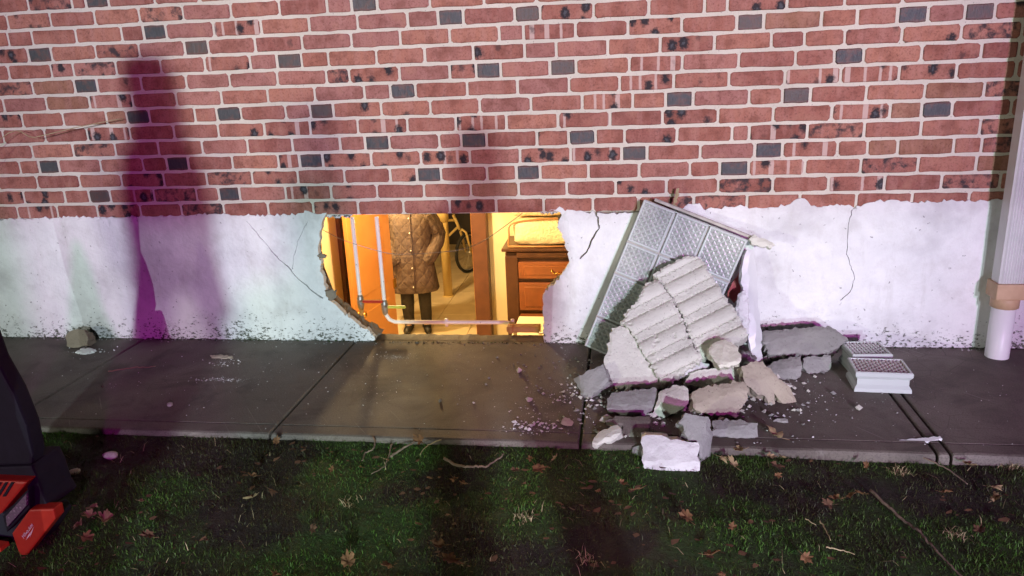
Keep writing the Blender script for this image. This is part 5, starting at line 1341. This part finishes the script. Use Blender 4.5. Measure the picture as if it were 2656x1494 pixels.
crumbs('rubble_fragments', [(.25, -.55, .20, .12, 60, .008, .026, 0), (.10, -.62, .22, .10, 50, .006, .020, 0), (.45, -.42, .15, .10, 40, .008, .022, 0), (.2, -.93, .22, .04, 26, .006, .016, 0), (-.12, -.45, .07, .12, 30, .005, .016, 0), (-.75, .05, .25, .03, 0, .003, .008, 0)], 'rubble', 'broken concrete fragments filling the gaps of the pile', 'fragments')
crumbs('grit', sp, 'rubble_grey', 'grey grit and crumbs round the pile and along the wall base', 'grit')
sp = []
for i in range(30): sp.append((-3+i*.17, -.018, .06, .006, 40, .001, .005, 0))
crumbs('dirt', sp, 'soil', 'dark dirt gathered along the foot of the wall', 'dirt')
tw_ = [(Z8, 700, 685, .026, 'white pebble in the grass at the left near the walk'), (Z8, 460, 800, .026, 'grey pebble in the grass near the work light'), (Z8, 1075, 362, .016, 'small pale pebble on the walk inside the left shadow'), (Z9, 1375, 260, .018, 'clear round glass bead at the walk edge')]
for i, (cv, x, y, s, lab) in enumerate(tw_):
    bm = bmesh.new(); bmesh.ops.create_icosphere(bm, subdivisions=2, radius=1)
    for v in bm.verts: v.co *= 1+.22*noise.noise(v.co*1.3+Vector((i*5, 0, 0)))
    p = on_z(*cv(x, y), -.02 if y > 400 or cv is Z9 else .006)
    o = link('pebble', bm_mesh('pebble', bm, True), 'rubble' if i != 3 else 'glass_rim', None, p, (0, 0, i)); o.scale = (s, s*.7, s*.5); tag(o, lab, 'pebble', 'loose pebbles')

# ------------------------------------------------------------------ the crew's scene lights and bystanders behind the camera, whose shadows fall on the wall
LB = ['bluish white flood light on a tripod at the right behind the viewer', 'greenish white flood light on a tripod at the left behind the viewer', 'magenta warning light on a tripod behind the viewer', 'warm white flood light on a tripod far behind the viewer', 'low bluish flood light with an added cut-off plate, near the ground behind the viewer']
for (loc, aim, watts, colr, rad, size), lab in zip(FLOODS, LB):
    d = (Vector(aim)-Vector(loc)).normalized(); rz = math.atan2(d.y, d.x)-math.pi/2
    e = empty('flood_light', (loc[0], loc[1], -.05), rz, lab, 'flood light', 'scene lights behind the viewer')
    hgt = loc[2]+.05
    for k in range(3):
        an = k*math.tau/3+.5; tube('leg', [(0, -.12, .9), (.55*math.cos(an), -.12+.55*math.sin(an), 0)], .014, 'steel', e, 8)
    tube('mast', [(0, -.12, .5), (0, -.12, hgt-.05)], .018, 'steel', e, 10)
    pt = math.asin(d.z)
    hd = box('lamp_head', (0, -.075, hgt), (.34, .10, .26), 'navy', e, .015, (pt, 0, 0), 2)
    box('lens', (0, .052, 0), (.30, .004, .22), emis('flood_lens', colr, 6), hd, .001)
    if loc[2] < 1: box('cutoff_plate', (0, .85, hgt-.0149+.10), (1.1, .006, .2), 'navy', e, 0)  # added plate, keeps the low beam off the bricks above the white band
    s = spot('flood_lamp', (0, 0, 0), (0, 1, 0), watts, colr, rad, size)
    s.parent = e; s.location = (0, .02, hgt); s.rotation_euler = (R(90)+pt, 0, 0)
PEOPLE = [((-.86, -3.42, -.05), R(-55), 'parka', 'down', 'bystander in a dark parka just left behind the viewer, sideways to the wall', False, 1.0),
          ((.30, -3.55, -.05), R(20), 'parka', 'down', 'shorter bystander in a dark parka directly behind the viewer', False, .86),
          ((-3.12, -2.57, -.05), R(-10), 'parka', 'down', 'bystander in a dark parka at the far left outside the view', False, .80),
          ((-2.66, -2.75, -.05), R(30), 'parka', 'down', 'bystander in a dark parka at the left, nearer the viewer', False, .72)]
for loc, rz, mt, arms, lab, lg, s in PEOPLE:
    person(loc, rz, lab, mt, arms, s, lg, .17)
